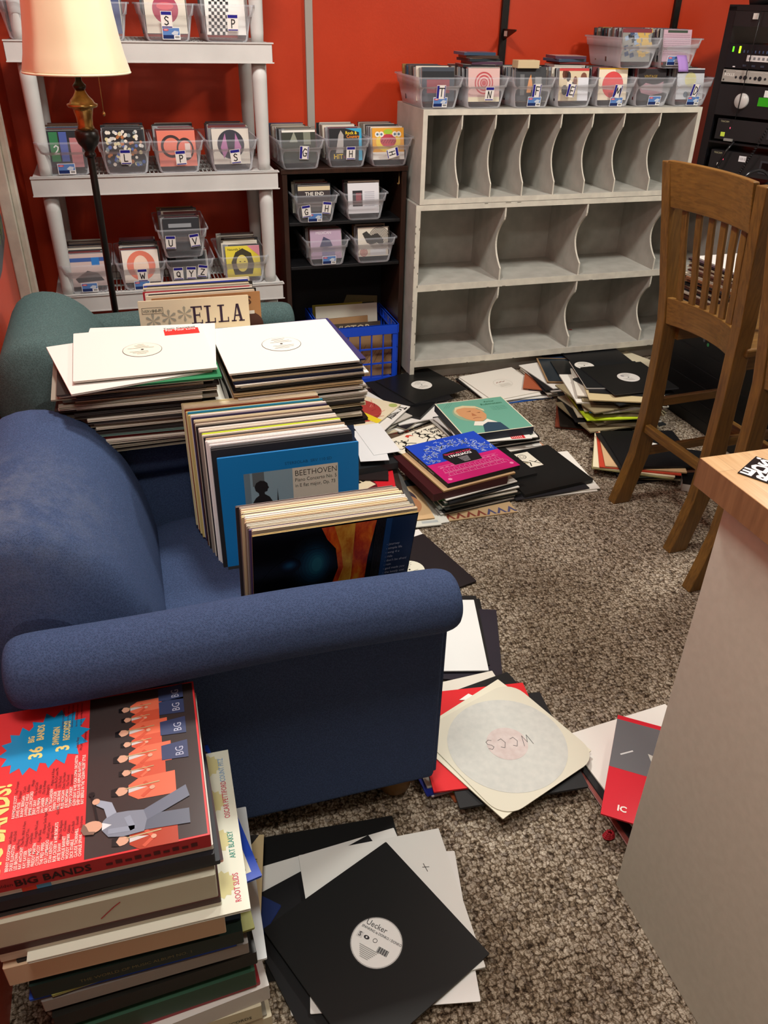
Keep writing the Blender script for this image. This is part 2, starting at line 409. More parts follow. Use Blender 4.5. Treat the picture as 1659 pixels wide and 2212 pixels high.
def cabinet_lower():
    X0 = 1.210
    t = thing('pigeonhole_cabinet', 'wide grey cabinet with two rows of open bays, under the narrow-slot one', 'cabinet', (X0, CY, 0.0))
    W, D, th = 1.69, 0.36, 0.022
    b = MB()
    for (x0, x1, z0, z1) in ((0, W, 0.815, 0.838), (th, W-th, 0.455, 0.485), (th, W-th, 0.085, 0.115), (0, th, 0.045, 0.815), (W-th, W, 0.045, 0.815)):
        b.box(x0, x1, 0.0, 0.002, z0, z1, EDGEP); b.box(x0, x1, 0.002, D, z0, z1, GREYP)
    b.box(th, W-th, D-0.01, D-0.001, 0.1, 0.82, GREYP)
    w = b; q = random.Random(6)
    for k in range(16):
        z = 0.06+q.random()*0.72; h = 0.003+q.random()*0.008; x = q.choice([0.0, 0.0, 0.0175]); w.box(x, x+0.0035, -0.0006, 0.0, z, z+h, M('#6e6a60', 0.8))
    for k in range(14):
        x = 0.05+q.random()*1.3; z = q.choice([0.085, 0.455, 0.834]); w.box(x, x+0.006+q.random()*0.02, -0.0006, 0.0, z, z+0.0025, M('#6e6a60', 0.8))
    b.build('carcass', t)
    q = MB(); q.box(0.02, W-0.02, 0.06, D-0.02, 0.0, 0.085, GREYP); q.build('plinth', t)
    for x in (1.641, 2.058, 2.476):
        divider(0.33, D-0.011, 0.008, GREYP, EDGEP, 0.08).build('divider', t, (x-X0, 0.002, 0.485))
        divider(0.34, D-0.011, 0.008, GREYP, EDGEP, 0.08).build('divider', t, (x-X0, 0.002, 0.115))
    s = MB(); s.disc(2.20-X0, 0.24, 0.011, 0.1155, M('#a01c1c'), 0.007); s.build('paint_spot', t)
    return t
cabinet_upper(); cabinet_lower()

# ------------------------------------------------------------------ white plastic shelving
def shelving():
    t = thing('shelving_unit', 'white moulded plastic shelving unit holding rows of clear disc bins', 'shelf', (-0.33, 3.40, 0.0))
    W, D = 0.918, 0.46
    for z in (1.452, 1.012, 0.568, 0.14, 1.89):
        b = MB()
        b.box(0, W, 0, 0.006, z-0.066, z, WHITEPL); b.box(0, W, D-0.006, D, z-0.066, z, WHITEPL)
        b.box(0.004, 0.012, 0.006, D-0.006, z-0.06, z-0.004, WHITEPL); b.box(W-0.012, W-0.004, 0.006, D-0.006, z-0.06, z-0.004, WHITEPL)
        b.box(-0.002, W+0.006, -0.004, 0.03, z-0.004, z, WHITEPL)
        b.box(-0.002, W+0.006, -0.002, 0.002, z-0.067, z-0.063, WHITEPL)
        b.box(0.006, 0.10, 0.006, D-0.006, z-0.006, z-0.001, WHITEPL); b.box(W-0.1, W-0.006, 0.006, D-0.006, z-0.006, z-0.001, WHITEPL)
        for k in range(46):
            x = 0.10+k*(W-0.2)/46; b.box(x, x+0.004, 0.03, D-0.006, z-0.006, z-0.001, WHITEPL)
        for y in (0.03, 0.12, 0.22, 0.32, 0.43): b.box(0.1, W-0.1, y, y+0.012, z-0.006, z-0.001, WHITEPL)
        b.box(W, W+0.0015, 0.004, 0.03, z-0.058, z-0.008, M('#1a0f12')); b.box(-0.0015, 0, 0.004, 0.03, z-0.058, z-0.008, M('#1a0f12'))
        b.build('shelf_board', t)
    for (x, y) in ((0.055, 0.045), (W-0.045, 0.045), (0.055, D-0.05), (W-0.045, D-0.05)):
        for (z0, z1) in ((0.0, 0.074), (0.14, 0.502), (0.568, 0.946), (1.012, 1.386), (1.452, 1.824)):
            b = MB(); b.lathe([(0.022, z0), (0.024, z0+0.03), (0.028, max(z0+0.03, z1-0.06)), (0.028, z1)] if z1-z0 > 0.1 else [(0.024, z0), (0.026, z1)], WHITEPL, 20, x, y); b.build('post', t)
shelving()

# ------------------------------------------------------------------ dark bookcase
def bookcase():
    t = thing('bookcase', 'dark walnut bookcase with sagging black shelves between the white shelving and grey cabinets', 'bookcase', (0.64, 3.60, 0.0))
    W, H, D = 0.555, 0.985, 0.30
    b = MB()
    b.box(0, 0.022, 0, D, 0, H-0.02, DARKW); b.box(W-0.022, W, 0, D, 0, H-0.02, DARKW); b.box(-0.004, W+0.004, -0.004, D, H-0.02, H, DARKW)
    b.box(0.022, W-0.022, D-0.008, D, 0.20, H-0.02, M('#060505', 0.7))
    bevel(b.build('carcass', t), 0.002)
    for z in (0.765, 0.575):
        q = MB(); q.box(0.024, W-0.024, 0.004, D-0.01, z-0.014, z, M('#101013', 0.5)); bevel(q.build('shelf', t), 0.002)
    q = MB(); q.tube([(W-0.03, 0.02, 0.965), (W-0.03, 0.018, 0.91), (W-0.035, 0.012, 0.905), (W-0.04, 0.01, 0.915)], 0.002, M('#b08a55', 0.3, 0.5, 0.9)); q.build('hook', t)
bookcase()

# ------------------------------------------------------------------ clear bins and disc cases
BW0, BW1, BH, BD = 0.148, 0.196, 0.116, 0.315
def tub_mesh():
    b = MB(); th = 0.0016
    def ringpts(z, inset):
        f = z/BH; step = 0.004 if f > 0.68 else 0.0
        hw = BW0/2+(BW1-BW0)/2*f*0.86+step-inset; y0 = -0.016*f-step+inset; y1 = BD-0.03+0.026*f+step-inset
        r = 0.018; pts = []
        for (cx, cy, a) in ((hw-r, y0+r, -90), (hw-r, y1-r, 0), (-hw+r, y1-r, 90), (-hw+r, y0+r, 180)):
            for k in range(5): q = R(a+k*22.5); pts.append((cx+r*cos(q), cy+r*sin(q), z))
        return pts
    zs = [0.0, 0.006, 0.04, 0.078, 0.0795, 0.105, BH]
    P = [ringpts(z, 0.004 if i == 0 else 0) for i, z in enumerate(zs)]
    b.grid(P, CLEAR, closed_v=True)
    rim = [[(x*1.05, (y-BD/2)*1.03+BD/2, z) for x, y, z in P[-1]], [(x*1.05, (y-BD/2)*1.03+BD/2, z-0.006) for x, y, z in P[-1]]]
    b.grid([P[-1]]+rim, CLEAR, closed_v=True)
    b.add(P[0], [list(range(20))], CLEAR)
    me = b.mesh('tub'); return me
TUB = tub_mesh()
CARDW = M('#ece9e4', 0.5); INDIGO = M('#221f86', 0.5); INK = M('#0d0d12', 0.5)
STRK = {  # handwritten capitals in a unit box
 'S': [[(0.8,0.85),(0.45,1.0),(0.2,0.8),(0.35,0.58),(0.7,0.42),(0.75,0.15),(0.45,0.0),(0.15,0.12)]],
 'P': [[(0.3,0.0),(0.3,1.0),(0.75,0.95),(0.85,0.7),(0.65,0.5),(0.32,0.48)]],
 'L': [[(0.25,1.0),(0.22,0.05),(0.8,0.05)]],
 'W': [[(0.05,0.95),(0.25,0.05),(0.5,0.7),(0.72,0.05),(0.95,1.0)]],
 'M': [[(0.05,0.0),(0.2,0.95),(0.5,0.25),(0.8,0.95),(0.95,0.0)]],
 'Q': [[(0.5,0.95),(0.2,0.75),(0.2,0.3),(0.5,0.08),(0.8,0.3),(0.78,0.75),(0.5,0.95)],[(0.5,0.3),(0.9,0.0)]],
 'Y': [[(0.1,1.0),(0.48,0.5)],[(0.85,1.0),(0.48,0.5),(0.45,0.0)]],
 'Z': [[(0.15,0.95),(0.85,0.95),(0.2,0.05),(0.9,0.05)]],
 'U': [[(0.15,1.0),(0.2,0.2),(0.5,0.02),(0.78,0.2),(0.82,1.0)]],
 'V': [[(0.1,1.0),(0.45,0.0),(0.9,1.0)]],
 'G': [[(0.8,0.85),(0.45,1.0),(0.15,0.6),(0.3,0.1),(0.7,0.1),(0.8,0.45),(0.5,0.45)]],
 'H': [[(0.2,1.0),(0.2,0.0)],[(0.8,1.0),(0.8,0.0)],[(0.2,0.5),(0.8,0.52)]],
 'T': [[(0.05,0.95),(0.95,0.95)],[(0.5,0.95),(0.48,0.0)]],
 'N': [[(0.15,0.0),(0.2,1.0),(0.75,0.0),(0.85,1.0)]],
 'F': [[(0.25,0.0),(0.25,1.0),(0.85,0.95)],[(0.25,0.55),(0.7,0.52)]],
 'E': [[(0.85,0.95),(0.25,0.98),(0.22,0.0),(0.85,0.02)],[(0.23,0.5),(0.7,0.5)]],
 'D': [[(0.25,0.0),(0.25,1.0),(0.7,0.85),(0.85,0.45),(0.6,0.05),(0.25,0.0)]],
 '2': [[(0.2,0.8),(0.5,1.0),(0.8,0.8),(0.7,0.5),(0.2,0.05),(0.85,0.05)]],
 'C': [[(0.8,0.85),(0.45,1.0),(0.15,0.5),(0.4,0.05),(0.8,0.15)]],
}
def handw(b, ch, x, y, s, w, z, mat, rot=0.0):
    for st in STRK[ch]:
        b.line([(x+(p[0]-0.5)*s*0.8*cos(rot)-(p[1]-0.5)*s*sin(rot), y+(p[0]-0.5)*s*0.8*sin(rot)+(p[1]-0.5)*s*cos(rot)) for p in st], w, z, mat)
def letter_card(ch, side=False):
    b = MB()
    b.rect(-0.0195, -0.026, 0.0195, 0.026, 0, CARDW)
    if side:
        b.rect(-0.0185, -0.024, -0.0085, 0.024, 0.0004, INDIGO); b.rect(0.0145, -0.024, 0.018, 0.024, 0.0004, INDIGO)
        handw(b, ch, 0.003, 0, 0.032, 0.0035, 0.0008, INK)
    else:
        b.rect(-0.0175, 0.0145, 0.0175, 0.0245, 0.0004, INDIGO); b.rect(-0.0175, -0.0245, 0.0175, -0.021, 0.0004, INDIGO)
        handw(b, ch, 0, -0.003, 0.026, 0.0032, 0.0008, INK)
    return b
def sticker():
    b = MB(); b.rect(-0.031, -0.019, 0.031, 0.019, 0, M('#f2f2f2', 0.4))
    b.rect(-0.029, -0.005, 0.029, 0.017, 0.0003, M('#5b85c4', 0.4)); b.rect(-0.029, -0.017, 0.009, -0.005, 0.0003, M('#15295f', 0.4))
    b.disc(-0.018, 0.011, 0.010, 0.0006, M('#d8343a', 0.4), 0.0035, 16); b.disc(-0.018, 0.011, 0.007, 0.0009, M('#f0d8d8', 0.4), 0.0012, 12)
    b.poly([(0.0, 0.0), (0.006, -0.004), (0.022, -0.004), (0.027, 0.006), (0.012, 0.009)], 0.0006, M('#c9d3e0', 0.4))
    for k in range(7): b.rect(0.013+k*0.0022, -0.015, 0.0143+k*0.0022, -0.008, 0.0005, M('#222222'))
    return b
STICK = sticker().mesh('product_sticker')
CD_W, CD_H, CD_T = 0.142, 0.125, 0.0104
def cd_mesh(front, top, dec=None, paper=False):
    b = MB()
    x = CD_W/2; w = 0.0
    if paper:
        b.box(-x, x, 0, CD_T*0.7, 0, CD_H+0.003, M(front, 0.45))
        b.box(-x-0.0003, x+0.0003, -0.0003, CD_T*0.7+0.0003, CD_H+0.003, CD_H+0.0036, M(top, 0.5))
    else:
        b.box(-x, x, 0, CD_T, 0, CD_H, M(top, 0.25))
        b.box(-x+0.012, x-0.001, -0.0006, 0.0, 0.002, CD_H-0.002, M(front, 0.25))
        b.box(-x, -x+0.012, -0.0006, 0.0, 0.0, CD_H, M('#8f9296', 0.2))
        b.box(-x, x, 0.002, 0.0035, CD_H, CD_H+0.0004, M('#b9bcc0', 0.2)); b.box(-x, x, 0.0085, 0.010, CD_H, CD_H+0.0004, M('#b9bcc0', 0.2))
    if dec:
        b.T = Matrix(((1,0,0,0),(0,0,-1,-0.0008),(0,1,0,0),(0,0,0,1)))
        dec(b); b.T = Matrix.Identity(4)
    return b.mesh('cd_case')
# front artworks, drawn in x -0.071..0.071, y 0..0.125, small z layers
def A_discS(b): b.rect(-.071,0,.071,.125,0,M('#d9d4c4')); b.disc(0,.075,.045,.0003,M('#a03450')); b.disc(0,.085,.03,.0006,M('#c9505c'),.012)
def A_check(b):
    b.rect(-.071,0,.071,.125,0,M('#e8e6e2'))
    for i in range(7):
        for j in range(12):
            if (i+j) % 2: b.rect(-.065+i*.01+j*.001, j*.0104, -.055+i*.01+j*.001, j*.0104+.0104, .0003, M('#16181c'))
def A_dots(b):
    b.rect(-.071,0,.071,.125,0,M('#15161c')); q = random.Random(3)
    for k in range(90):
        b.disc(-.066+q.random()*.132, .004+q.random()*.115, .005+q.random()*.002, .0002+.0001*k/90, M(q.choice(['#e8e4d8','#cfd0cc','#d8cfa0','#3c5ea8','#b07040','#7a8a90'])), n=10)
def A_orange(b):
    b.rect(-.071,0,.071,.125,0,M('#dd7a66')); b.disc(-.02,.07,.04,.0003,M('#3a2a2c')); b.disc(-.02,.07,.03,.0006,M('#dd7a66')); b.disc(.03,.06,.032,.0009,M('#2c2224'),.04); b.disc(.03,.06,.026,.0012,M('#d87464'),.03)
    b.rect(.03,.03,.05,.08,.0015,M('#d9c9c4'))
def A_purple(b):
    b.rect(-.071,0,.071,.125,0,M('#cfcac0')); b.disc(.0,.07,.052,.0003,M('#33333f')); b.poly([(-.04,.06),(-.02,.11),(-.012,.05),(-.03,.02)],.0006,M('#a8709c')); b.poly([(.04,.06),(.02,.11),(.012,.05),(.03,.02)],.0006,M('#a8709c'))
def A_green2(b):
    b.rect(-.071,0,.071,.125,0,M('#20242a')); b.rect(-.05,.02,-.02,.12,.0003,M('#2f7a4c')); b.rect(-.015,.02,.012,.12,.0003,M('#4a5fa8')); b.rect(.02,.0,.06,.1,.0003,M('#b8787c'))
    handw(b,'2',-.03,.06,.03,.004,.0006,M('#e8e8e8'))
def A_w(b): b.rect(-.071,0,.071,.125,0,M('#f0e8dc')); b.disc(0,.065,.056,.0003,M('#e8826a'),.058); b.disc(0,.06,.03,.0006,M('#f4d9c4'),.045)
def A_blue(b): b.rect(-.071,0,.071,.125,0,M('#c9b4b0')); b.rect(-.071,.095,.071,.11,.0003,M('#3a5a9c')); b.poly([(-.05,.03),(.0,.06),(.04,.05),(.06,.02),(-.04,.015)],.0003,M('#3a3a3c')); b.rect(.02,.08,.05,.11,.0006,M('#2a78c4'))
def A_yel(b):
    b.rect(-.071,0,.071,.125,0,M('#dccb3c')); b.poly([(-.04,.01),(-.05,.06),(-.03,.1),(.0,.115),(.035,.095),(.045,.05),(.035,.01)],.0003,M('#3a3420')); b.disc(-.005,.055,.024,.0006,M('#d8c860'),.034)
    b.poly([(.02,.125),(.071,.125),(.071,.08)],.0004,M('#d890a0')); b.disc(-.013,.062,.004,.0009,M('#2c2818'),.002,8); b.disc(.006,.062,.004,.0009,M('#2c2818'),.002,8)
    b.text('Naturally 7',-.062,.108,.012,.0006,M('#22201a'))
def A_dark(b): b.rect(-.071,0,.071,.125,0,M('#23262b')); b.rect(-.05,.09,.04,.105,.0003,M('#8a8f94')); b.rect(-.05,.03,.02,.06,.0003,M('#3a4048'))
def A_hit(b):
    b.rect(-.071,0,.071,.125,0,M('#17191e')); b.poly([(.0,.125),(.071,.125),(.071,.0),(.055,.0),(.06,.11)],.0003,M('#33a2cc'))
    b.text('Rock &',-.0,.102,.017,.0006,M('#f0d02c'),bold=.02); b.text('Country',.004,.088,.017,.0006,M('#e88a28'),bold=.02); b.text('HIT',-.055,.008,.026,.0006,M('#f0d02c'),bold=.02); b.text('s',-.012,.01,.02,.0006,M('#b03848'))
    b.poly([(-.045,.03),(-.03,.1),(-.02,.118),(-.008,.1),(-.012,.03)],.0006,M('#a9a5a2'))
def A_monster(b):
    b.rect(-.071,0,.071,.125,0,M('#e0a030')); b.disc(0,.07,.055,.0003,M('#e8c83c'),.04); b.disc(0,.075,.036,.0006,M('#b83a4a'),.026)
    for x in (-.048,-.03,.03,.048):
        b.disc(x,.1,.011,.0009,M('#e8e8e0')); b.disc(x,.1,.005,.0012,M('#5a7a8c'))
    b.disc(0,.11,.02,.0009,M('#9cc030'),.01); b.rect(-.071,0,.071,.03,.0012,M('#e6e4de'))
    for k in range(16): b.disc(-.03+.004*k,.072+.006*sin(k*2.1),.003,.0015,M('#8a2030'),n=8)
def A_white(b): b.rect(-.071,0,.071,.125,0,M('#dfe0e6')); b.rect(-.05,.03,-.005,.095,.0003,M('#2e2a30')); b.rect(-.035,.045,-.01,.085,.0006,M('#8c3a44')); [b.rect(.005,.03+.008*k,.05,.034+.008*k,.0003,M('#b9b9c4')) for k in range(8)]
def A_lil(b): b.rect(-.071,0,.071,.125,0,M('#b8a0b8')); b.poly([(-.03,.05),(-.01,.095),(.02,.08),(.03,.055),(.0,.045)],.0003,M('#4a4a68')); b.rect(-.02,.0,.04,.045,.0003,M('#8c88a8')); b.text('MEDICAN',-.045,.106,.016,.0006,M('#e8e0e8'))
def A_dragon(b):
    b.rect(-.071,0,.071,.125,0,M('#ddd6c8')); q = random.Random(5)
    for k in range(9): b.ring(.03+.0*k,.075,.006*k,.006*k+.003,.0003,M('#4a4844'),28) if k > 1 else None
    b.poly([(-.05,.1),(-.03,.06),(-.01,.05),(.02,.06),(.045,.04),(.05,.07),(.02,.1),(-.01,.09),(-.03,.11)],.0006,M('#3c3a38'))
    for k in range(4): b.ring(-.045,.018,.005*k,.005*k+.0025,.0006,M('#b04048'),20)
    b.rect(-.015,.004,.06,.03,.0009,M('#d9dbe0'))
def A_pink(b): b.rect(-.071,0,.071,.125,0,M('#d8b4b0')); [b.ring(0,.07,.012*k,.012*k+.006,.0003,M('#b84a50'),30) for k in (1,2,3)]; b.disc(0,.07,.01,.0003,M('#b84a50')); b.rect(-.071,0,.071,.018,.0006,M('#e8dfc0'))
def A_faces(b):
    b.rect(-.071,0,.071,.125,0,M('#d8c8a8')); q = random.Random(9)
    for k in range(14): b.disc(-.06+q.random()*.12,.02+q.random()*.09,.01+q.random()*.006,.0003,M(q.choice(['#3a3436','#c98a50','#f0e6d4','#7a4a38'])),.02,10)
    b.rect(.02,.0,.071,.09,.0006,M('#e6e8f0')); b.rect(-.071,.115,.071,.125,.0006,M('#c43a3a'))
def A_reddisc(b): b.rect(-.071,0,.071,.125,0,M('#ece0c8')); b.disc(0,.06,.052,.0003,M('#d84a4c')); b.rect(-.071,.12,.071,.125,.0004,M('#d8a828'))
def A_paint(b):
    b.rect(-.071,0,.071,.125,0,M('#8c8c88')); q = random.Random(2)
    for k in range(40):
        x=-.06+q.random()*.12; y=.01+q.random()*.1; b.poly([(x,y),(x+.02,y+.006),(x+.014,y+.022),(x-.004,y+.016)],.0002+.00001*k,M('#c8a85c' if x>.0 else q.choice(['#3c4c6c','#8fa4c0','#2a2c34'])))
    b.rect(-.071,.11,.071,.125,.0007,M('#7a3038'))
def A_net(b):
    b.rect(-.071,0,.071,.125,0,M('#c4a4b4')); [b.rect(-.066+.007*i,.03+.008*j,-.0635+.007*i,.033+.008*j,.0003,M('#5a4a58')) for i in range(19) for j in range(10)]; b.rect(-.05,.112,.05,.122,.0003,M('#3a4a3c'))
def A_skull(b): b.rect(-.071,0,.071,.125,0,M('#2a2528')); b.text('VINTAGE',-.04,.09,.016,.0003,M('#a9882c')); b.poly([(-.06,.05),(-.03,.07),(.02,.06),(.06,.075),(.06,.03),(.0,.02),(-.05,.03)],.0003,M('#a8808c'))
def A_dcase(b): b.rect(-.071,0,.071,.125,0,M('#c9ccd2')); b.disc(.0,.08,.03,.0003,M('#d8d4a0')); b.rect(-.071,.105,.071,.12,.0003,M('#3a3038')); b.disc(-.02,.02,.012,.0006,M('#6a7a88'))
def A_toys(b): b.rect(-.071,0,.071,.125,0,M('#34363a')); b.poly([(-.02,.03),(-.01,.08),(.0,.1),(.008,.06),(.0,.03)],.0003,M('#d8904c')); b.rect(.02,.01,.05,.09,.0003,M('#8a8c8e')); b.rect(-.05,.02,-.03,.1,.0003,M('#6a6c6e'))
def A_folk(b): b.rect(-.071,0,.071,.125,0,M('#3c4450')); b.rect(-.071,.085,.071,.11,.0003,M('#1c2026')); b.rect(-.05,.03,.05,.08,.0003,M('#8a3a44'))
def A_room(b): b.rect(-.071,0,.071,.125,0,M('#3a4a78')); b.disc(-.01,.03,.02,.0003,M('#c8a888'),.014); b.rect(-.05,.06,-.04,.12,.0003,M('#3c78d0')); b.rect(.01,.06,.03,.12,.0003,M('#b8bcc8'))
def A_end(b): b.rect(-.071,0,.071,.125,0,M('#3c3436')); b.rect(-.071,.105,.071,.122,.0003,M('#d8c8a4')); b.text('THE END',-.04,.085,.02,.0004,M('#e8e4dc'),bold=.02); b.rect(-.05,.02,.04,.06,.0003,M('#5a5658'))
def A_book(b): b.rect(-.071,0,.071,.125,0,M('#34382f')); b.poly([(-.04,.08),(-.02,.12),(-.005,.08)],.0003,M('#8f9484')); b.rect(.02,.07,.05,.12,.0003,M('#7a7f70')); b.rect(-.071,.117,.071,.125,.0006,M('#e8e6de'))

PALC = ['#2a2c30','#3c4046','#1d1f24','#5a5450','#6c2e30','#8f8a80','#c9c4b8','#3c5068','#7a7468','#4a3a34','#b4b0a8','#28343c','#d8d2c4','#543c50','#8c6a3c']
CDM = [cd_mesh(PALC[i % len(PALC)], PALC[(i*7+3) % len(PALC)], None, i % 4 == 0) for i in range(15)]
CDWORD = {'#2a2c30':'black','#3c4046':'dark grey','#1d1f24':'black','#5a5450':'brown grey','#6c2e30':'maroon','#8f8a80':'grey','#c9c4b8':'cream','#3c5068':'slate blue','#7a7468':'grey brown','#4a3a34':'dark brown','#b4b0a8':'pale grey','#28343c':'dark blue','#d8d2c4':'ivory','#543c50':'plum','#8c6a3c':'ochre'}
STUFF = MB()
NCD = [0]
def bin_(x, y, z, where, letters, art, artname, rz=0.0, stick=None, nbin=9, rows=True, cards=None, tilt=0.16, fill=0.26, first=0.018, side=False, raise_=0.020):
    """clear bin with its front at y, standing at z"""
    o = place(TUB, 'plastic_bin', (x, y, z), (0, 0, rz))
    mark = ('marked '+' '.join(letters)) if letters else 'with no letter card'
    tag(o, 'clear plastic disc bin %s, %s' % (mark, where), 'bin', 'clear plastic bins of discs')
    ftilt = R(80)
    def on_front(ob, px, pz, roll=0.0, off=0.0035):
        f = pz/BH; yy = -0.016*f-(0.004 if f > 0.68 else 0)-off
        ob.parent = o; ob.location = (px, yy, pz)
        ob.rotation_euler = Euler((R(98), 0, 0)).to_matrix().to_4x4().to_euler() if not roll else (Matrix.Rotation(R(98), 4, 'X') @ Matrix.Rotation(roll, 4, 'Z')).to_euler()
    if letters:
        pos = cards or [(0.012, 0.062, 0.0)]
        for ch, (px, pz, rr) in zip(letters, pos):
            c = letter_card(ch, side).build('letter_card'); on_front(c, px, pz, rr, 0.0055)
    if stick:
        s = bpy.data.objects.new('product_sticker', STICK); COL.objects.link(s); on_front(s, stick[0], stick[1], stick[2] if len(stick) > 2 else 0.0, 0.0045)
    sh = SHORTS[NB[0]]; NB[0] += 1
    T0 = Matrix.Translation((x, y, z)) @ Matrix.Rotation(rz, 4, 'Z')
    me0 = cd_mesh('#888888', '#9a9da2', art)
    yy = first; n = 0
    q = random.Random(int(x*1000)+int(z*977))
    while yy < fill:
        ti = tilt + q.uniform(-0.03, 0.03); dx = q.uniform(-0.012, 0.012); step = CD_T*1.13+q.random()*0.003
        dz = q.random()*0.006
        Mt = T0 @ Matrix.Translation((dx if n else 0.0, yy, raise_+dz)) @ Matrix.Rotation(-ti, 4, 'X')
        if n < nbin:
            k = q.randrange(len(CDM)); me = me0 if n == 0 else CDM[k]
            c = bpy.data.objects.new('cd_case', me); COL.objects.link(c); c.matrix_world = Mt
            if n == 0: tag(c, 'front disc case with %s, in %s' % (artname, sh), 'cd case', 'disc cases in clear bins')
            else: tag(c, '%s disc case, %s from front in %s' % (CDWORD[PALC[k % len(PALC)]], ordn(n+1), sh), 'cd case', 'disc cases in clear bins')
            NCD[0] += 1
        else:
            STUFF.T = Mt; k = q.randrange(len(PALC))
            STUFF.box(-CD_W/2, CD_W/2, 0, CD_T, 0, CD_H, M(PALC[k], 0.25))
            STUFF.box(-CD_W/2, CD_W/2, 0.003, 0.0065, CD_H, CD_H+0.0004, M(PALC[(k*5+2) % len(PALC)], 0.25)); STUFF.T = Matrix.Identity(4)
        yy += step; n += 1
    return o
SHORTS = ['bin T on the cabinets','bin N on the cabinets','bin F on the cabinets','bin E on the cabinets','bin M on the cabinets','bin under the purple note','bin D on the cabinets',
 'upper left bin on the cabinets','upper bin with the purple note','bin behind the lamp pole','bin L on the shelving','middle shelf bin P','middle shelf bin S',
 'top shelf leftmost bin','bin behind the lampshade','top shelf bin S','top shelf bin P','lower shelf leftmost bin','bin W on the shelving','bin Q Y Z','lower shelf rightmost bin','bin U V',
 'bin G on the bookcase','middle bin H on the bookcase','rightmost bin H on the bookcase','bin G H in the bookcase','upper right bookcase bin','lower left bookcase bin','lower right bookcase bin']
NB = [0]
ZC = 1.2175
b_on = 'on the grey cabinets'
bin_(1.300, 3.52, ZC, 'leftmost '+b_on, ['T'], A_folk, 'a dark blue and maroon cover', 0.0, (0.0, 0.024), side=True, cards=[(0.0,0.062,0.0)])
bin_(1.505, 3.52, ZC, 'second from the left '+b_on, ['N'], A_pink, 'pink circular art', 0.0, None, cards=[(0.012,0.055,0.0)])
bin_(1.722, 3.52, ZC, 'under a tan block '+b_on, ['F'], A_toys, 'an orange streak on dark grey', 0.0, (0.006, 0.024), side=True, cards=[(0.01,0.066,0.0)])
bin_(1.925, 3.52, ZC, 'in the middle '+b_on, ['E'], A_faces, 'a collage of faces', 0.0, None, side=True, cards=[(-0.03,0.066,-0.1)])
bin_(2.122, 3.53, ZC, 'below the upper left bin '+b_on, ['M'], A_reddisc, 'a red disc on cream', 0.0, (0.01, 0.02), side=True, cards=[(0.006,0.062,-0.1)])
bin_(2.318, 3.53, ZC, 'below the purple note '+b_on, [], A_skull, 'a black vintage cover', 0.0, (0.006, 0.024))
bin_(2.52, 3.53, ZC, 'rightmost '+b_on, ['D'], A_dcase, 'a pale yellow circle', 0.0, (0.006, 0.022), side=True, cards=[(0.002,0.064,-0.12)])
ZC2 = ZC+0.150
bin_(2.21, 3.53, ZC2, 'upper tier left '+b_on, [], A_paint, 'a blue and gold painting', 0.0, None, nbin=10)
ob = bin_(2.417, 3.535, ZC2, 'upper with purple note '+b_on, [], A_net, 'a pink netted cover', 0.0, (-0.03, 0.03), nbin=10)
b = MB(); P = []
for i in range(7):
    f = i/6; P.append([(-0.024+0.05*j/3+0.004*f, 0.02*math.sin(f*2)*-1-0.012*f*f, 0.052-0.062*f) for j in range(4)])
b.grid(P, M('#a884cc', 0.7)); n = b.build('paper_note', ob, (0.0, -0.018, 0.0)); n['label'] = 'purple sticky note'
sd = n.modifiers.new('s', 'SOLIDIFY'); sd.thickness = 0.0006

w_ = 'on the middle shelf'
ZM = 1.0125
bin_(-0.195, 3.432, ZM, 'behind the lamp pole '+w_, [], A_green2, 'green and blue bars', 0.0, (-0.004, 0.024))
bin_(0.018, 3.425, ZM, 'second from the left '+w_, ['L'], A_dots, 'many coloured dots', 0.0, None, cards=[(0.0,0.062,0.0)])
bin_(0.212, 3.425, ZM, 'second from the right '+w_, ['P'], A_orange, 'orange rings', 0.0, None, cards=[(0.008,0.055,0.05)])
bin_(0.418, 3.425, ZM, 'rightmost '+w_, ['S'], A_purple, 'a dark disc with lilac shapes', 0.0, None, cards=[(0.01,0.055,0.1)])
w_ = 'on the top white shelf'
ZT = 1.4525
bin_(-0.235, 3.432, ZT, 'leftmost '+w_, [], A_dark, 'a dark grey cover', 0.0, None, nbin=5, fill=0.12)
bin_(-0.005, 3.425, ZT, 'behind the lampshade '+w_, [], A_room, 'a blue room photograph', 0.0, None, nbin=5, fill=0.16)
bin_(0.222, 3.425, ZT, 'with a pink disc cover '+w_, ['S'], A_discS, 'a pink disc on cream', 0.0, (0.01, 0.024), cards=[(-0.002,0.066,0.0)], nbin=6, fill=0.2)
bin_(0.432, 3.425, ZT, 'rightmost '+w_, ['P'], A_check, 'a black and white checker pattern', 0.0, None, cards=[(0.02,0.06,0.0)], nbin=6, fill=0.2)
w_ = 'on the lower white shelf'
ZB = 0.5685
bin_(-0.19, 3.43, ZB, 'leftmost '+w_, [], A_blue, 'a blue band and a dark boat', 0.0, (0.0, 0.024))
bin_(0.02, 3.43, ZB, 'second from the left '+w_, ['W'], A_w, 'an orange circle', 0.0, (-0.006, 0.02), cards=[(0.0,0.062,0.0)])
bin_(0.212, 3.43, ZB, 'under another '+w_, ['Q','Y','Z'], A_dark, 'a dark grey cover', 0.0, None, cards=[(-0.05,0.06,0.0),(0.002,0.06,-0.05),(0.048,0.065,-0.15)], nbin=7, fill=0.2, tilt=0.7)
bin_(0.435, 3.43, ZB, 'rightmost '+w_, [], A_yel, 'a yellow and black portrait', 0.0, None)
bin_(0.195, 3.42, ZB+0.122, 'stacked on another '+w_, ['U','V'], A_dark, 'a small black panel and a round badge', 0.0, None, cards=[(-0.05,0.066,-0.03),(0.045,0.07,0.12)])
w_ = 'on top of the dark bookcase'
ZK = 0.986
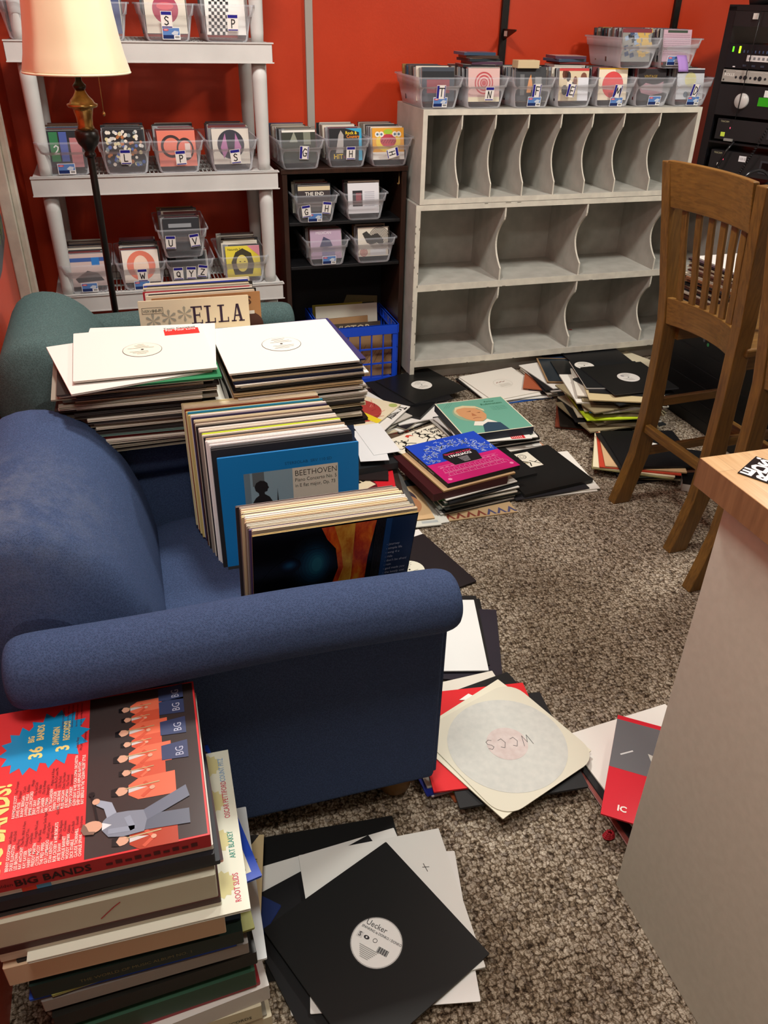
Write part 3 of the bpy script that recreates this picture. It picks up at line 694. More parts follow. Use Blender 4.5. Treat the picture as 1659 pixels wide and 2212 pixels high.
bin_(0.722, 3.585, ZK, 'leftmost '+w_, ['G'], A_book, 'a green black book cover', 0.04, None, side=True, cards=[(0.01,0.066,-0.05)])
bin_(0.925, 3.60, ZK, 'in the middle '+w_, ['H'], A_hit, 'yellow lettering on black', 0.0, None, cards=[(0.012,0.058,0.0)])
bin_(1.115, 3.60, ZK, 'rightmost '+w_, ['H'], A_monster, 'orange and green monster faces', 0.0, None, cards=[(0.008,0.055,-1.3)])
w_ = 'in the dark bookcase'
bin_(0.782, 3.595, 0.766, 'upper left '+w_, ['G','H'], A_end, 'THE END lettering', 0.0, (-0.006, 0.022), cards=[(-0.045,0.05,0.12),(0.045,0.062,-0.1)], nbin=7, fill=0.17, side=False)
bin_(1.005, 3.60, 0.766, 'upper right '+w_, [], A_white, 'a white cover with a dark panel', 0.0, None, nbin=5, fill=0.12)
bin_(0.83, 3.595, 0.576, 'lower left '+w_, [], A_lil, 'a lilac cover', 0.0, (0.006, 0.026), nbin=5, fill=0.12)
bin_(1.05, 3.595, 0.576, 'lower right '+w_, [], A_dragon, 'a dragon drawing', 0.0, None, nbin=5, fill=0.12)
# cases lying across the bins on the cabinets
def flat_cd(x, y, z, rz, k, label):
    o = bpy.data.objects.new('cd_case', CDM[k]); COL.objects.link(o)
    o.matrix_world = Matrix.Translation((x, y, z+CD_T)) @ Matrix.Rotation(rz, 4, 'Z') @ Matrix.Rotation(R(-90), 4, 'X')
    tag(o, label, 'cd case', 'disc cases lying loose on the bins')
for i in range(5):
    flat_cd(1.50+0.012*((i*3) % 4), 3.60, ZC+0.146+i*0.0112, 0.1*((i % 3)-1), (i*4+6) % 15, 'disc case lying flat, %s from the bottom of the pile on the bin marked N' % ordn(i+1))
for i in range(4):
    flat_cd(1.935+0.01*((i*5) % 3), 3.62, ZC+0.146+i*0.0112, 0.12*((i % 3)-1), (i*3+1) % 15, 'disc case lying flat, %s from the bottom of the pile on the bin marked E' % ordn(i+1))
b = MB(); b.box(-0.05, 0.05, -0.03, 0.03, 0, 0.03, M('#cdbb95', 0.7)); b.box(-0.0505, 0.0505, -0.002, 0.002, 0.0005, 0.0302, M('#b39c70', 0.7))
o = bevel(b.build('card_box', None, (1.70, 3.57, ZC+0.147)), 0.002); tag(o, 'small tan cardboard box lying on the bin marked F', 'box')
o = STUFF.build('disc_case_rows'); tag(o, 'rows of disc cases at the back of the clear bins', 'cd cases', kind='stuff')

# ------------------------------------------------------------------ blue crate with records
def crate():
    t = thing('milk_crate', 'bright blue plastic milk crate of records at the foot of the dark bookcase', 'crate', (0.79, 3.56, 0.0))
    W, D, H = 0.365, 0.33, 0.29
    b = MB()
    def wall(p0, p1, n):
        p0 = Vector(p0); p1 = Vector(p1); d = (p1-p0); L = d.length; d /= L; nn = Vector((d.y, -d.x, 0))
        A = Matrix((( d.x, nn.x, 0, p0.x), (d.y, nn.y, 0, p0.y), (0, 0, 1, 0), (0, 0, 0, 1))); b.T = A
        b.box(0, L, 0, 0.012, H-0.042, H, CRATEB); b.box(-0.004, L+0.004, -0.004, 0.006, H-0.045, H-0.038, CRATEB); b.box(-0.004, L+0.004, -0.004, 0.006, H-0.004, H, CRATEB)
        b.box(0, L, 0, 0.010, 0.0, 0.03, CRATEB)
        for z in (0.1, 0.175): b.box(0.0, L, 0, 0.008, z-0.003, z+0.003, CRATEB)
        for k in range(n+1):
            x = 0.01+(L-0.02)*k/n; w = 0.010 if k in (0, n) else 0.0028
            b.box(x-w, x+w, 0, 0.009, 0.02, H-0.04, CRATEB); b.box(x-0.002, x+0.002, -0.004, 0.0, H-0.04, H-0.004, CRATEB)
        b.T = Matrix.Identity(4)
    wall((0, 0, 0), (W, 0, 0), 6); wall((W, 0, 0), (W, D, 0), 6); wall((W, D, 0), (0, D, 0), 6); wall((0, D, 0), (0, 0, 0), 6)
    b.build('basket', t)
    q = MB(); q.box(0.01, W-0.01, 0.01, D-0.01, 0.0, 0.008, CRATEB); q.build('floor_panel', t)
crate()

# ------------------------------------------------------------------ records
LPS = 0.314
_L = {}
_LAB = {}
def label_part(o):
    if o.data.name in _LAB:
        c = bpy.data.objects.new('record_label', _LAB[o.data.name]); COL.objects.link(c); c.parent = o
WORDS = {}
def word(h):
    import colorsys
    h = h.lstrip('#'); r, g, b_ = [int(h[i:i+2], 16)/255 for i in (0, 2, 4)]
    H, S_, V = colorsys.rgb_to_hsv(r, g, b_)
    if V < 0.2: return 'black'
    if S_ < 0.16: return 'white' if V > 0.8 else ('grey' if V > 0.4 else 'charcoal')
    H *= 360
    if H < 18 or H > 340: return 'red' if S_ > 0.55 else ('pink' if V > 0.6 else 'maroon')
    if H < 48: return 'cream' if (V > 0.75 and S_ < 0.35) else ('tan' if V > 0.6 else 'brown')
    if H < 75: return 'yellow' if S_ > 0.4 else 'cream'
    if H < 165: return 'green'
    if H < 200: return 'teal'
    if H < 255: return 'blue'
    return 'purple'
def lp_mesh(t, cover, edge, dec=None, w=LPS, h=None, band=True, rough=0.5, und=None):
    key = (t, cover, edge, w, h, band, rough) if dec is None else None
    if key in _L: return _L[key]
    h = h or w; b = MB(); c = M(cover, rough, 0.25); e = M(edge, 0.55); u = M(und, 0.5) if und else c
    x, y = w/2, h/2; k = 0.0015
    def loop(z, ins=0.0):
        X, Y = x-ins, y-ins
        return [(-X+k,-Y,z),(X-k,-Y,z),(X,-Y+k,z),(X,Y-k,z),(X-k,Y,z),(-X+k,Y,z),(-X,Y-k,z),(-X,-Y+k,z)]
    b.add(loop(0.0003), [list(range(8))[::-1]], u); b.add(loop(t), [list(range(8))], c)
    def skirt(za, zb, m, ia=0.0, ib=0.0):
        b.add(loop(za, ia)+loop(zb, ib), [(i, (i+1) % 8, 8+(i+1) % 8, 8+i) for i in range(8)], m)
    if band and t < 0.012:
        skirt(0.0003, t*0.32, e); skirt(t*0.32, t*0.36, e, 0, 0.0022); skirt(t*0.36, t*0.64, M('#1b1815', 0.7), 0.0022, 0.0022); skirt(t*0.64, t*0.68, e, 0.0022, 0); skirt(t*0.68, t, e)
    else: skirt(0.0003, t, e)
    b.lab = MB(); b.lab.T = Matrix.Translation((0, 0, t+0.0004))
    if dec: b.T = Matrix.Translation((0, 0, t)); dec(b, x, y); b.T = Matrix.Identity(4)
    me = b.mesh('record_sleeve')
    if b.lab.v: _LAB[me.name] = b.lab.mesh('record_label')
    if key: _L[key] = me
    return me
def record(name, me, x, y, z, rot, label, group, cat='record'):
    o = place(me, name, (x, y, z), (0, 0, R(rot))); tag(o, label, cat, group); label_part(o); return o
def labeldisc(b, x, y, r=0.05, col='#e8e6df', hole=True, seed=1, ink='#77746c', red=False):
    """record label seen through the hole in a sleeve"""
    q = random.Random(seed); b = b.lab
    b.disc(x, y, r+0.0012, 0.0002, M('#3a3834')); b.disc(x, y, r, 0.0004, M(col, 0.4))
    b.disc(x, y, 0.0036, 0.0008, M('#1c1a18'), n=12)
    for k in range(9):
        yy = y+r*0.75-k*r*0.17; hw = math.sqrt(max(0, (r*0.86)**2-(yy-y)**2))
        if abs(yy-y) < 0.006: continue
        a = -hw*q.uniform(0.4, 0.95); c = hw*q.uniform(0.2, 0.9); b.rect(x+a, yy, x+c, yy+r*0.035, 0.0007, M(ink if not (red and k < 3) else '#b8402c'))
PAL_DARK = [('#1a1a1c','#2b2a29'),('#26262a','#7a766e'),('#d8d4ca','#cfcabd'),('#2b2622','#3a332c'),('#5a5a58','#98948a'),('#1c1c1e','#17171a'),('#b8b4aa','#c4beb0'),('#3a2c26','#4b3a30')]
PAL_CREAM = [('#dccfae','#d8c9a4'),('#e4dfd2','#dcd5c4'),('#c8b890','#c4b188'),('#8c8678','#a59f90'),('#2a2826','#3a3734'),('#e6e2da','#e2dccf'),('#b8a27c','#b59c72'),('#d4ccb8','#cfc4a8')]
def stack(seq, x, y, z, rot, where, group, jx=0.006, jr=1.5, seed=1, drift=(0, 0), above=0):
    """seq from bottom to top: (thickness, cover, edge[, dx, dy, drot])"""
    q = random.Random(seed); n = len(seq)
    for i, it in enumerate(seq):
        t, c, e = it[:3]; dx, dy, dr = (it[3:6] if len(it) >= 6 else (0, 0, 0))
        me = it[6] if len(it) > 6 else lp_mesh(t, c, e)
        f = i/max(1, n-1)
        lab = it[7] if len(it) > 7 else '%s record sleeve, %s from top of %s' % (word(e), ordn(n-i+above), where)
        record('record_sleeve', me, x+dx+q.uniform(-jx, jx)+drift[0]*f, y+dy+q.uniform(-jx, jx)+drift[1]*f, z, rot+dr+q.uniform(-jr, jr), lab, group)
        z += t+0.0002
    return z
def fill_seq(pal, total, seed, tmin=0.0035, tmax=0.0075):
    q = random.Random(seed); out = []; s = 0
    while s < total:
        t = q.choice([0.0035, 0.0045, 0.0055, 0.007]); t = min(max(t, tmin), tmax); c, e = q.choice(pal); out.append((t, c, e)); s += t+0.0002
    return out

# ---- crate contents (upright, facing the room)
def upright(me, x, y, z, lean, rz, label, group, w=LPS):
    """record standing on its bottom edge; cover faces -y; lean>0 leans its top back"""
    o = place(me, 'record_sleeve', (0, 0, 0))
    # mesh lies flat with cover up (+z). stand it: cover normal -> -y, bottom edge (y=-w/2) on the floor
    o.matrix_world = Matrix.Translation((x, y, z)) @ Matrix.Rotation(rz, 4, 'Z') @ Matrix.Rotation(-lean, 4, 'X') @ Matrix.Rotation(R(90), 4, 'X') @ Matrix.Translation((0, w/2, 0))
    tag(o, label, 'record', group); return o
def D_victor(b, x, y):
    b.rect(-x, -y, x, y, 0.0002, M('#4a4038', 0.7)); b.text('VICTOR', -0.10, 0.085, 0.05, 0.0005, M('#c8b898'), bold=0.01); b.text('RECORDS', -0.075, 0.055, 0.03, 0.0005, M('#c8b898'))
    b.disc(0, -0.01, 0.052, 0.0005, M('#a83428')); b.disc(0, -0.01, 0.012, 0.0008, M('#d8c8a0')); b.rect(0.02, -0.09, 0.07, -0.03, 0.0006, M('#b8aa88'))
def D_brown(b, x, y):
    b.rect(-x, -y, x, y, 0.0002, M('#a8825a', 0.8))
    for k in range(7): b.line([(-x+0.03*k, -y+0.05), (-x+0.03*k+0.06, -y+0.12+0.02*(k % 3))], 0.003, 0.0005, M('#7c5c3c'))
g = 'records standing in the blue crate'
upright(lp_mesh(0.004, '#9a8a28', '#b8aa58', lambda b, x, y: (b.rect(-x,-y,x,y,.0002,M('#938628')), b.rect(x-.06,y-.07,x,y,.0004,M('#2a2c20')), b.disc(x-.03,y-.035,.015,.0006,M('#8c9030')))), 0.96, 3.80, 0.009, 0.10, 0.0, 'olive yellow record sleeve standing at the back of the blue crate', g)
upright(lp_mesh(0.004, '#d8d4c4', '#cfc9b8'), 0.97, 3.765, 0.009, 0.14, 0.0, 'creased off-white sleeve standing in the middle of the blue crate', g)
upright(lp_mesh(0.006, '#8a6a48', '#7a5a3c', D_brown, w=0.27), 0.93, 3.72, 0.009, 0.10, 0.05, 'torn brown paper sleeve in the blue crate, behind the round-label one', g, 0.27)
upright(lp_mesh(0.004, '#4a4038', '#6a5a48', D_victor, w=0.26), 0.98, 3.66, 0.009, 0.10, 0.0, 'brown shellac record sleeve with round red label, at the front of the blue crate', g, 0.26)
upright(lp_mesh(0.003, '#a8825a', '#8c6a48', D_brown, w=0.25), 1.03, 3.63, 0.009, 0.05, 0.0, 'crumpled tan paper sleeve leaning at the front right of the blue crate', g, 0.25)
upright(lp_mesh(0.003, '#5c5434', '#6a6240'), 0.98, 3.86, 0.03, 0.12, -0.3, 'dark olive sleeve sticking up at the very back of the blue crate', g)

# ------------------------------------------------------------------ armchairs
def soft_box(b, x0, x1, y0, y1, z0, z1, r, mat, n=6):
    """rounded box as a superellipsoid-like grid"""
    cx, cy, cz = (x0+x1)/2, (y0+y1)/2, (z0+z1)/2; P = []
    NU, NV = 6*n, 3*n
    def rc(v, e): return math.copysign(abs(v)**e, v)
    for i in range(NV+1):
        ph = -pi/2+pi*i/NV; row = []
        for j in range(NU):
            th = 2*pi*j/NU
            row.append((cx+(x1-x0)/2*rc(cos(ph), r)*rc(cos(th), r), cy+(y1-y0)/2*rc(cos(ph), r)*rc(sin(th), r), cz+(z1-z0)/2*rc(sin(ph), r)))
        P.append(row)
    b.grid(P, mat, closed_v=True)
def arm_mesh(mat, y_in, y_out, zc, rad, x0, x1, sgn):
    """rolled arm: sgn -1 rolls toward -y"""
    b = MB(); cy = (y_in+y_out)/2
    xs = [x0, x0+0.003, x0+0.012, x0+0.03, x0+0.08]+[x0+0.08+(x1-x0-0.14)*k/8 for k in range(1, 9)]+[x1-0.03, x1-0.012, x1-0.004, x1]
    P = []
    for i, x in enumerate(xs):
        d = min(x-x0, x1-x); f = min(1.0, d/0.035); s = math.sqrt(max(0.0, 1-(1-f)**2)) if f < 1 else 1.0
        s = 0.55+0.45*s if 0 < i < len(xs)-1 else 0.45
        taper = 1.0+0.05*max(0, (0.12-x))/0.45
        row = []
        for k in range(28):
            a = 2*pi*k/28; rr = rad*s*taper
            row.append((x, cy+rr*1.08*cos(a), zc+rr*sin(a)*(1.0 if sin(a) > 0 else 1.05)+0.004*sin(x*9)))
        P.append(row)
    b.grid(P, mat, closed_v=True); b.add(P[0], [list(range(28))], mat, True); b.add(P[-1], [list(range(28))[::-1]], mat, True)
    return b
def back_mesh(mat, y0, y1, dz=0.0, dx=0.0):
    """plump crescent backrest between y0 and y1 (xz profile swept along y, bulging sides)"""
    prof = [(-0.385,0.30),(-0.398,0.45),(-0.400,0.58),(-0.396,0.68),(-0.372,0.760),(-0.33,0.798),(-0.27,0.808),(-0.21,0.796),(-0.15,0.757),(-0.10,0.692),(-0.063,0.602),(-0.042,0.50),(-0.034,0.42),(-0.05,0.34),(-0.2,0.30)]
    cx, cz = -0.23, 0.52; P = []
    NY = 18
    for i in range(NY+1):
        f = i/NY; y = y0+(y1-y0)*f; e = min(f, 1-f)*2
        s = math.sqrt(max(0.0, 1-(1-min(1, e*4.0))**2))*0.93+0.07 if 0 < i < NY else 0.05
        s2 = 0.72+0.28*s if s > 0.06 else 0.5
        P.append([(cx+(x-cx)*s2+dx, y, cz+(z-cz)*s2+dz) for x, z in prof])
    b = MB(); b.grid(P, mat, closed_v=True)
    b.add(P[0], [list(range(len(prof)))], mat, True); b.add(P[-1], [list(range(len(prof)))[::-1]], mat, True)
    return b
def sub(o, lv=1):
    m = o.modifiers.new('sub', 'SUBSURF'); m.levels = lv; m.render_levels = lv; return o
def armchair(label, mat, ya, yb, back_dy=(0.10, 0.10), dx=0.0, dz=0.0, seat=0.462, zarm=(0.636, 0.62)):
    """ya: near side, yb: far side (outer faces of the side panels)"""
    t = thing('armchair', label, 'armchair', (0, 0, 0))
    for (y, s) in ((ya, -1), (yb, 1)):
        yo, yi = (y, y+0.07) if s < 0 else (y, y-0.07)
        rr = 0.059 if s < 0 and ya < 1.5 else 0.058; yc = yo+0.042*s if ya < 1.5 and s < 0 else yo-0.040*s
        o = arm_mesh(mat, yc, yc, zarm[0] if s < 0 else zarm[1], rr, -0.295+dx, 0.494+dx, s).build('arm', t)
        sub(o)
        b = MB(); lo, hi = min(yo, yi), max(yo, yi)
        b.box(-0.265+dx, 0.497+dx, lo, hi, 0.075, 0.60, mat); o = b.build('side_panel', t); bevel(o, 0.012, 3)
        b = MB(); b.box(0.488+dx, 0.503+dx, lo+0.006, hi-0.006, 0.09, 0.59, mat); o = b.build('front_facing', t); bevel(o, 0.004, 2)
    b = MB(); soft_box(b, -0.10+dx, 0.50+dx, ya+0.075, yb-0.075, seat-0.16, seat, 0.42, mat, 8); b.build('seat_cushion', t)
    b = MB(); b.box(-0.30+dx, 0.47+dx, ya+0.06, yb-0.09, 0.085, 0.36, mat); bevel(b.build('seat_base', t), 0.01)
    bk = sub(back_mesh(mat, ya+back_dy[0], yb-back_dy[1], dz, dx).build('backrest', t))
    if ya > 1.5: bk.scale.x = 0.93; bk.location.x = -0.026
    for (x, y) in ((0.42, ya+0.06), (0.42, yb-0.06), (-0.28, ya+0.06), (-0.28, yb-0.06)):
        b = MB(); b.lathe([(0.028, 0.0), (0.038, 0.015), (0.044, 0.05), (0.036, 0.086)], M('#6b4a22', 0.35), 18, x+dx, y); b.build('foot', t)
    return t
armchair('navy blue upholstered armchair with two rows of records standing on its seat', BLUEF, 1.150, 1.925, (0.055, 0.075))
armchair('dark teal upholstered armchair behind the navy one, records on its seat', TEALF, 1.945, 2.72, (0.12, 0.10), 0.0, 0.035, 0.52, (0.62, 0.66))

# ---- records on the navy seat
def spine(cover, edge, t=0.0055, dec=None): return lp_mesh(t, cover, edge, dec)
def D_beethoven(b, x, y):
    b.rect(-x, -y, x, y, 0.0002, M('#1a80c8', 0.35)); b.rect(-x, -y, x, -y+0.036, 0.0004, M('#3a3c3c', 0.5))
    b.text('STEREOLAB  SRV 110 SD', -0.012, y-0.035, 0.010, 0.0004, M('#10507c'))
    b.T = b.T @ Matrix.Translation((-0.002, 0.012, 0)) @ Matrix.Diagonal((1.04, 1.02, 1, 1))
    b.rect(-0.098, 0.012, 0.006, 0.098, 0.0004, M('#87a5b2')); b.rect(-0.08, 0.065, -0.055, 0.098, 0.0006, M('#5e6a6e')); b.rect(-0.098, 0.012, -0.085, 0.098, 0.0006, M('#6c8490'))
    b.rect(0.006, -0.02, 0.106, 0.098, 0.0004, M('#d3d2c2'))
    blk = M('#1c1c1e', 0.6)
    b.poly([(-0.084, 0.006), (-0.082, 0.026), (-0.076, 0.036), (-0.068, 0.042), (-0.069, 0.048), (-0.075, 0.054), (-0.077, 0.064), (-0.073, 0.073), (-0.064, 0.078), (-0.055, 0.076), (-0.049, 0.070), (-0.048, 0.063), (-0.046, 0.059), (-0.049, 0.056), (-0.050, 0.051), (-0.056, 0.049), (-0.056, 0.044), (-0.046, 0.036), (-0.040, 0.024), (-0.036, 0.006)], 0.0008, blk)
    b.poly([(-0.098, 0.0), (-0.098, 0.022), (-0.078, 0.024), (-0.02, 0.022), (0.006, 0.012), (0.006, 0.0)], 0.0007, blk); b.poly([(-0.03, 0.02), (-0.028, 0.055), (-0.0265, 0.02)], 0.0008, blk)
    k = M('#2b2a28', 0.6)
    b.text('BEETHOVEN', 0.0105, 0.078, 0.0195, 0.0008, k, bold=-0.008, sx=0.86); b.text('Piano Concerto No. 5', 0.0105, 0.064, 0.0125, 0.0008, k, bold=-0.006, sx=0.82); b.text('in E flat major, Op. 73', 0.0105, 0.050, 0.0125, 0.0008, k, bold=-0.006, sx=0.80)
_fm, _nt, _b = NT('flame_print')
_c = coords(_nt, (34, 14, 10)); _n = noise(_nt, _c, 1.0, 5, 0.6, 0.3)
_nt.links.new(ramp(_nt, _n, [(0.3, '#7c1c10'), (0.45, '#b83a16'), (0.58, '#d8641c'), (0.72, '#e0a030')]), _b.inputs['Base Color']); _b.inputs['Roughness'].default_value = 0.22
_gm, _nt, _b = NT('golden_print'); _c = coords(_nt, (40, 16, 10)); _n = noise(_nt, _c, 1.0, 5, 0.6, 0.3)
_nt.links.new(ramp(_nt, _n, [(0.35, '#b86a1c'), (0.6, '#e0b040')]), _b.inputs['Base Color']); _b.inputs['Roughness'].default_value = 0.22
def D_fire(b, x, y):
    b.rect(-x, -y, x, y, 0.0002, M('#07080c', 0.2))
    for k in range(9):
        f = k/8; b.disc(-0.045+0.01*f, 0.05, 0.05*(1-f*0.8), 0.0003+0.00004*k, M(['#070a10','#081018','#0a1824','#0c2232','#0f2e42','#133a52','#184860','#1c5870','#246a80'][k], 0.25), 0.085*(1-f*0.75), 24)
        b.disc(-0.088, 0.06, 0.022*(1-f*0.8), 0.0008+0.00004*k, M(['#070a12','#08101c','#0a1828','#0c2034','#0f2a44','#123450','#153e5e','#18486c','#1c5278'][k], 0.25), 0.02*(1-f*0.8), 20)
    b.poly([(-0.02, -y), (-0.005, -0.03), (0.008, 0.03), (0.0, 0.09), (-0.018, 0.12), (-0.03, y-0.003), (0.075, y-0.003), (0.066, 0.05), (0.062, -y)], 0.0014, _fm)
    b.poly([(-0.008, -y), (0.006, -0.03), (0.018, 0.03), (0.010, 0.09), (-0.006, y-0.003), (0.034, y-0.003), (0.036, 0.0), (0.026, -y)], 0.0016, _gm)
    for k in range(6): b.rect(0.076+0.003*k, -y, 0.078+0.003*k, y-0.003, 0.0014, M('#1a1416', 0.3))
    b.rect(0.094, -y, x-0.002, y-0.003, 0.0012, M('#0b2448', 0.25)); b.rect(0.094, -y, 0.106, y-0.003, 0.0013, M('#143c70', 0.25))
    for k, s in enumerate(['journey', 'simple life', 'song 4 u', 'ride', "don't be afraid", 'rain', 'god made you', 'the lonely one', 'stars']):
        b.text('- '+s, 0.102, 0.075-0.0125*k, 0.0095, 0.0016, M('#a9b4c8'), sx=0.75)
    b.ring(-0.03, -0.02, 0.118, 0.1188, 0.0012, M('#1a1e26', 0.2), 60)
row = [  # from the back of the seat to the front
 ('#c9bf96','#e0d4a8',.0075),('#dcd2b0','#e6dcb8',.007),('#e2d8bc','#e8dcc0',.006),('#d8ccb0','#dccfae',.005),('#7c3a24','#8f4a30',.004),('#d8c68c','#d4c080',.006),('#2a86b0','#3c96bc',.005),
 ('#c4b270','#cdbb78',.008),('#e0dad8','#e4dcd8',.007),('#3a3458','#4a4468',.0035),('#d8ccae','#d4c6a4',.006),('#d0c4a8','#cabb98',.005),('#4a2a22','#5c3a30',.0035),('#d8d0c0','#d8cdb8',.005),
 ('#2c2826','#3a3632',.005),('#e4e0da','#e8e2da',.007),('#ddd2c0','#e2d6c4',.0075),('#8c8078','#968a80',.0045),('#c6dc30','#cfe23c',.007),('#ded6c6','#e0d8c8',.006),('#24222a','#2c2a30',.006),
 ('#c8b49c','#c4a888',.0045),('#eeecea','#f0eeea',.007),('#e8e4e0','#ebe7e2',.007),('#eceaea','#eeecec',.006),('#3a3a3c','#4a4a4c',.0055),('#404244','#505254',.006),('#2c2c2e','#3a3a3c',.004)]
g = 'records standing in the back row on the navy armchair seat'
yb_, xb_ = 1.775, 0.215
n = len(row)
for i, (c, e, t) in enumerate(row):
    f = i/(n-1); me = lp_mesh(t, c, e, (lambda b, x, y: b.text('STEREO', -0.13, y-0.010, 0.010, 0.0004, M('#9a8c68'))) if i == 1 else None)
    upright(me, 0.214+0.045*f+rnd.uniform(-.003, .003), 1.738-0.178*f, 0.474-0.030*f+rnd.uniform(0, .004), 0.10-0.05*f, 0.0+0.02*f, '%s record sleeve, %s from back in the rear navy armchair row' % (word(e), ordn(i+1)), g)
upright(lp_mesh(0.005, '#1a80c8', '#2c88cc', D_beethoven), 0.266, 1.548, 0.434, 0.03, 0.012, 'blue record sleeve lettered BEETHOVEN, at the front of the rear row on the navy armchair', g)
row2 = [('#3a3436','#6a5a54',.005),('#8a8078','#a89c90',.005),('#c8b898','#d0c0a0',.006),('#b8a080','#c4ac8c',.005),('#d8cca8','#dccfaa',.006),('#e2d8b0','#e6dab0',.006),('#5c5048','#8c7c6c',.004),
 ('#dccfa4','#e0d2a4',.006),('#e8e4dc','#ebe6dc',.007),('#e4dfd4','#e6e0d4',.006),('#d8c090','#dcc498',.006),('#b8a080','#c0a888',.004),('#1a1818','#2c2826',.006),('#c8c4b4','#cdc8b8',.006),('#8c8474','#98907e',.004),('#c0b8a0','#c4bca4',.005),('#5a4a78','#7c6a94',.003),('#dcccb0','#e0d0b4',.005)]
g = 'records standing in the front row on the navy armchair seat'
for i, (c, e, t) in enumerate(row2):
    f = i/(len(row2)-1)
    upright(lp_mesh(t, c, e), 0.279+0.012*f+rnd.uniform(-.004, .004), 1.390-0.088*f, 0.450+0.012*f+0.006*rnd.random(), -0.20-0.05*f, 0.0, '%s record sleeve, %s from back in the front navy armchair row' % (word(e), ordn(i+1)), g)
upright(lp_mesh(0.004, '#07080c', '#b8a060', D_fire, rough=0.2), 0.288, 1.292, 0.468, -0.27, 0.01, 'black record sleeve with a fiery orange band and blue face, foremost on the navy armchair', g)

# ---- the two big stacks across the chair arms
def D_tevin(b, x, y):
    labeldisc(b, 0.0, 0.0, 0.045, '#dcd8c8', seed=4, ink='#6a675e'); b.rect(0.06, 0.085, 0.146, 0.128, 0.0004, M('#d42a24', 0.4))
    b.text('Tevin Campbell', 0.06, 0.130, 0.0135, 0.0008, M('#2a1c1c'), bold=0.012, sx=0.93); b.text('For Your Love', 0.064, 0.115, 0.0135, 0.0008, M('#f4e8e4'), bold=0.015, sx=0.93)
def D_wlabel(b, x, y): labeldisc(b, 0.0, 0.0, 0.048, '#dad8ce', seed=6)
zst = 0.681
pal = [('#2a2826','#3a3633'),('#c8c2b2','#cdc6b4'),('#1c1c1c','#2c2a28'),('#8a8478','#99927f'),('#dcd8cc','#d8d2c0'),('#33302c','#4a453e'),('#5c564c','#7c7466')]
def tot(s): return sum(k[0]+0.0002 for k in s)
sL = fill_seq(pal, 0.163, 21)
fixed = {3:('#e2e2e0','#e6e6e2'),6:('#7c2020','#8c2a2a'),8:('#5c7c74','#6f8f86'),4:('#ddd8cc','#d8d0bc')}
sL = [((0.0055,)+fixed[i]) if i in fixed else s for i, s in enumerate(sL)]
seqL = []
for i, s in enumerate(sL):
    f = i/len(sL); dx = 0.03 if f < 0.5 else 0.0; seqL.append(s+(dx-0.02*(f > .5)*(i % 3), 0.0, 0))
seqL += [(0.005,'#26724a','#2c7c50',0.02,-0.01,2)]
seqL += [(0.004,'#e6e3dc','#e2ded4',-0.034,-0.022,10.5,None,None)][:0]
t_now = stack(seqL, -0.02, 1.925, zst, 0, 'the left stack across the chair arms', 'records in the left stack across the chair arms', 0.008, 2.0, 5, above=3)
g = 'records in the left stack across the chair arms'
wm = lp_mesh(0.0045, '#d2d0ca', '#e6e2d8', rough=0.6)
record('record_sleeve', wm, -0.05, 1.905, t_now, 12.1, 'white record sleeve jutting out left near the top of the left chair-arm stack', g); t_now += 0.0047
record('record_sleeve', wm, 0.005, 1.955, t_now, -6, 'white record sleeve, second from top of the left stack across the chair arms', g); t_now += 0.0047
record('record_sleeve', lp_mesh(0.0045, '#d0cec8', '#dcd8ce', D_tevin, rough=0.6), -0.013, 1.927, t_now, 1.2, 'white record sleeve with a red banner, topmost of the left stack across the chair arms', g)
sR = fill_seq(PAL_CREAM+pal[:3], 0.153, 33)
sR[-3] = (0.007, '#12182c', '#1a2340', 0, 0, 0, lp_mesh(0.007, '#12182c', '#1a2340'), 'navy record sleeve, fifth from top of the right stack across the chair arms')
t_now = stack(sR, 0.334, 1.925, zst, 2, 'the right stack across the chair arms', 'records in the right stack across the chair arms', 0.009, 1.8, 8, above=2)
g = 'records in the right stack across the chair arms'
record('record_sleeve', lp_mesh(0.0045, '#2a2a58', '#2c2c60'), 0.338, 1.938, t_now, 4, 'indigo record sleeve just under the topmost white one of the right stack', g); t_now += 0.0047
record('record_sleeve', lp_mesh(0.0045, '#d0cec8', '#dad6ca', D_wlabel, rough=0.6), 0.322, 1.923, t_now, 2.1, 'white record sleeve with pale label, topmost of the right stack across chair arms', g)

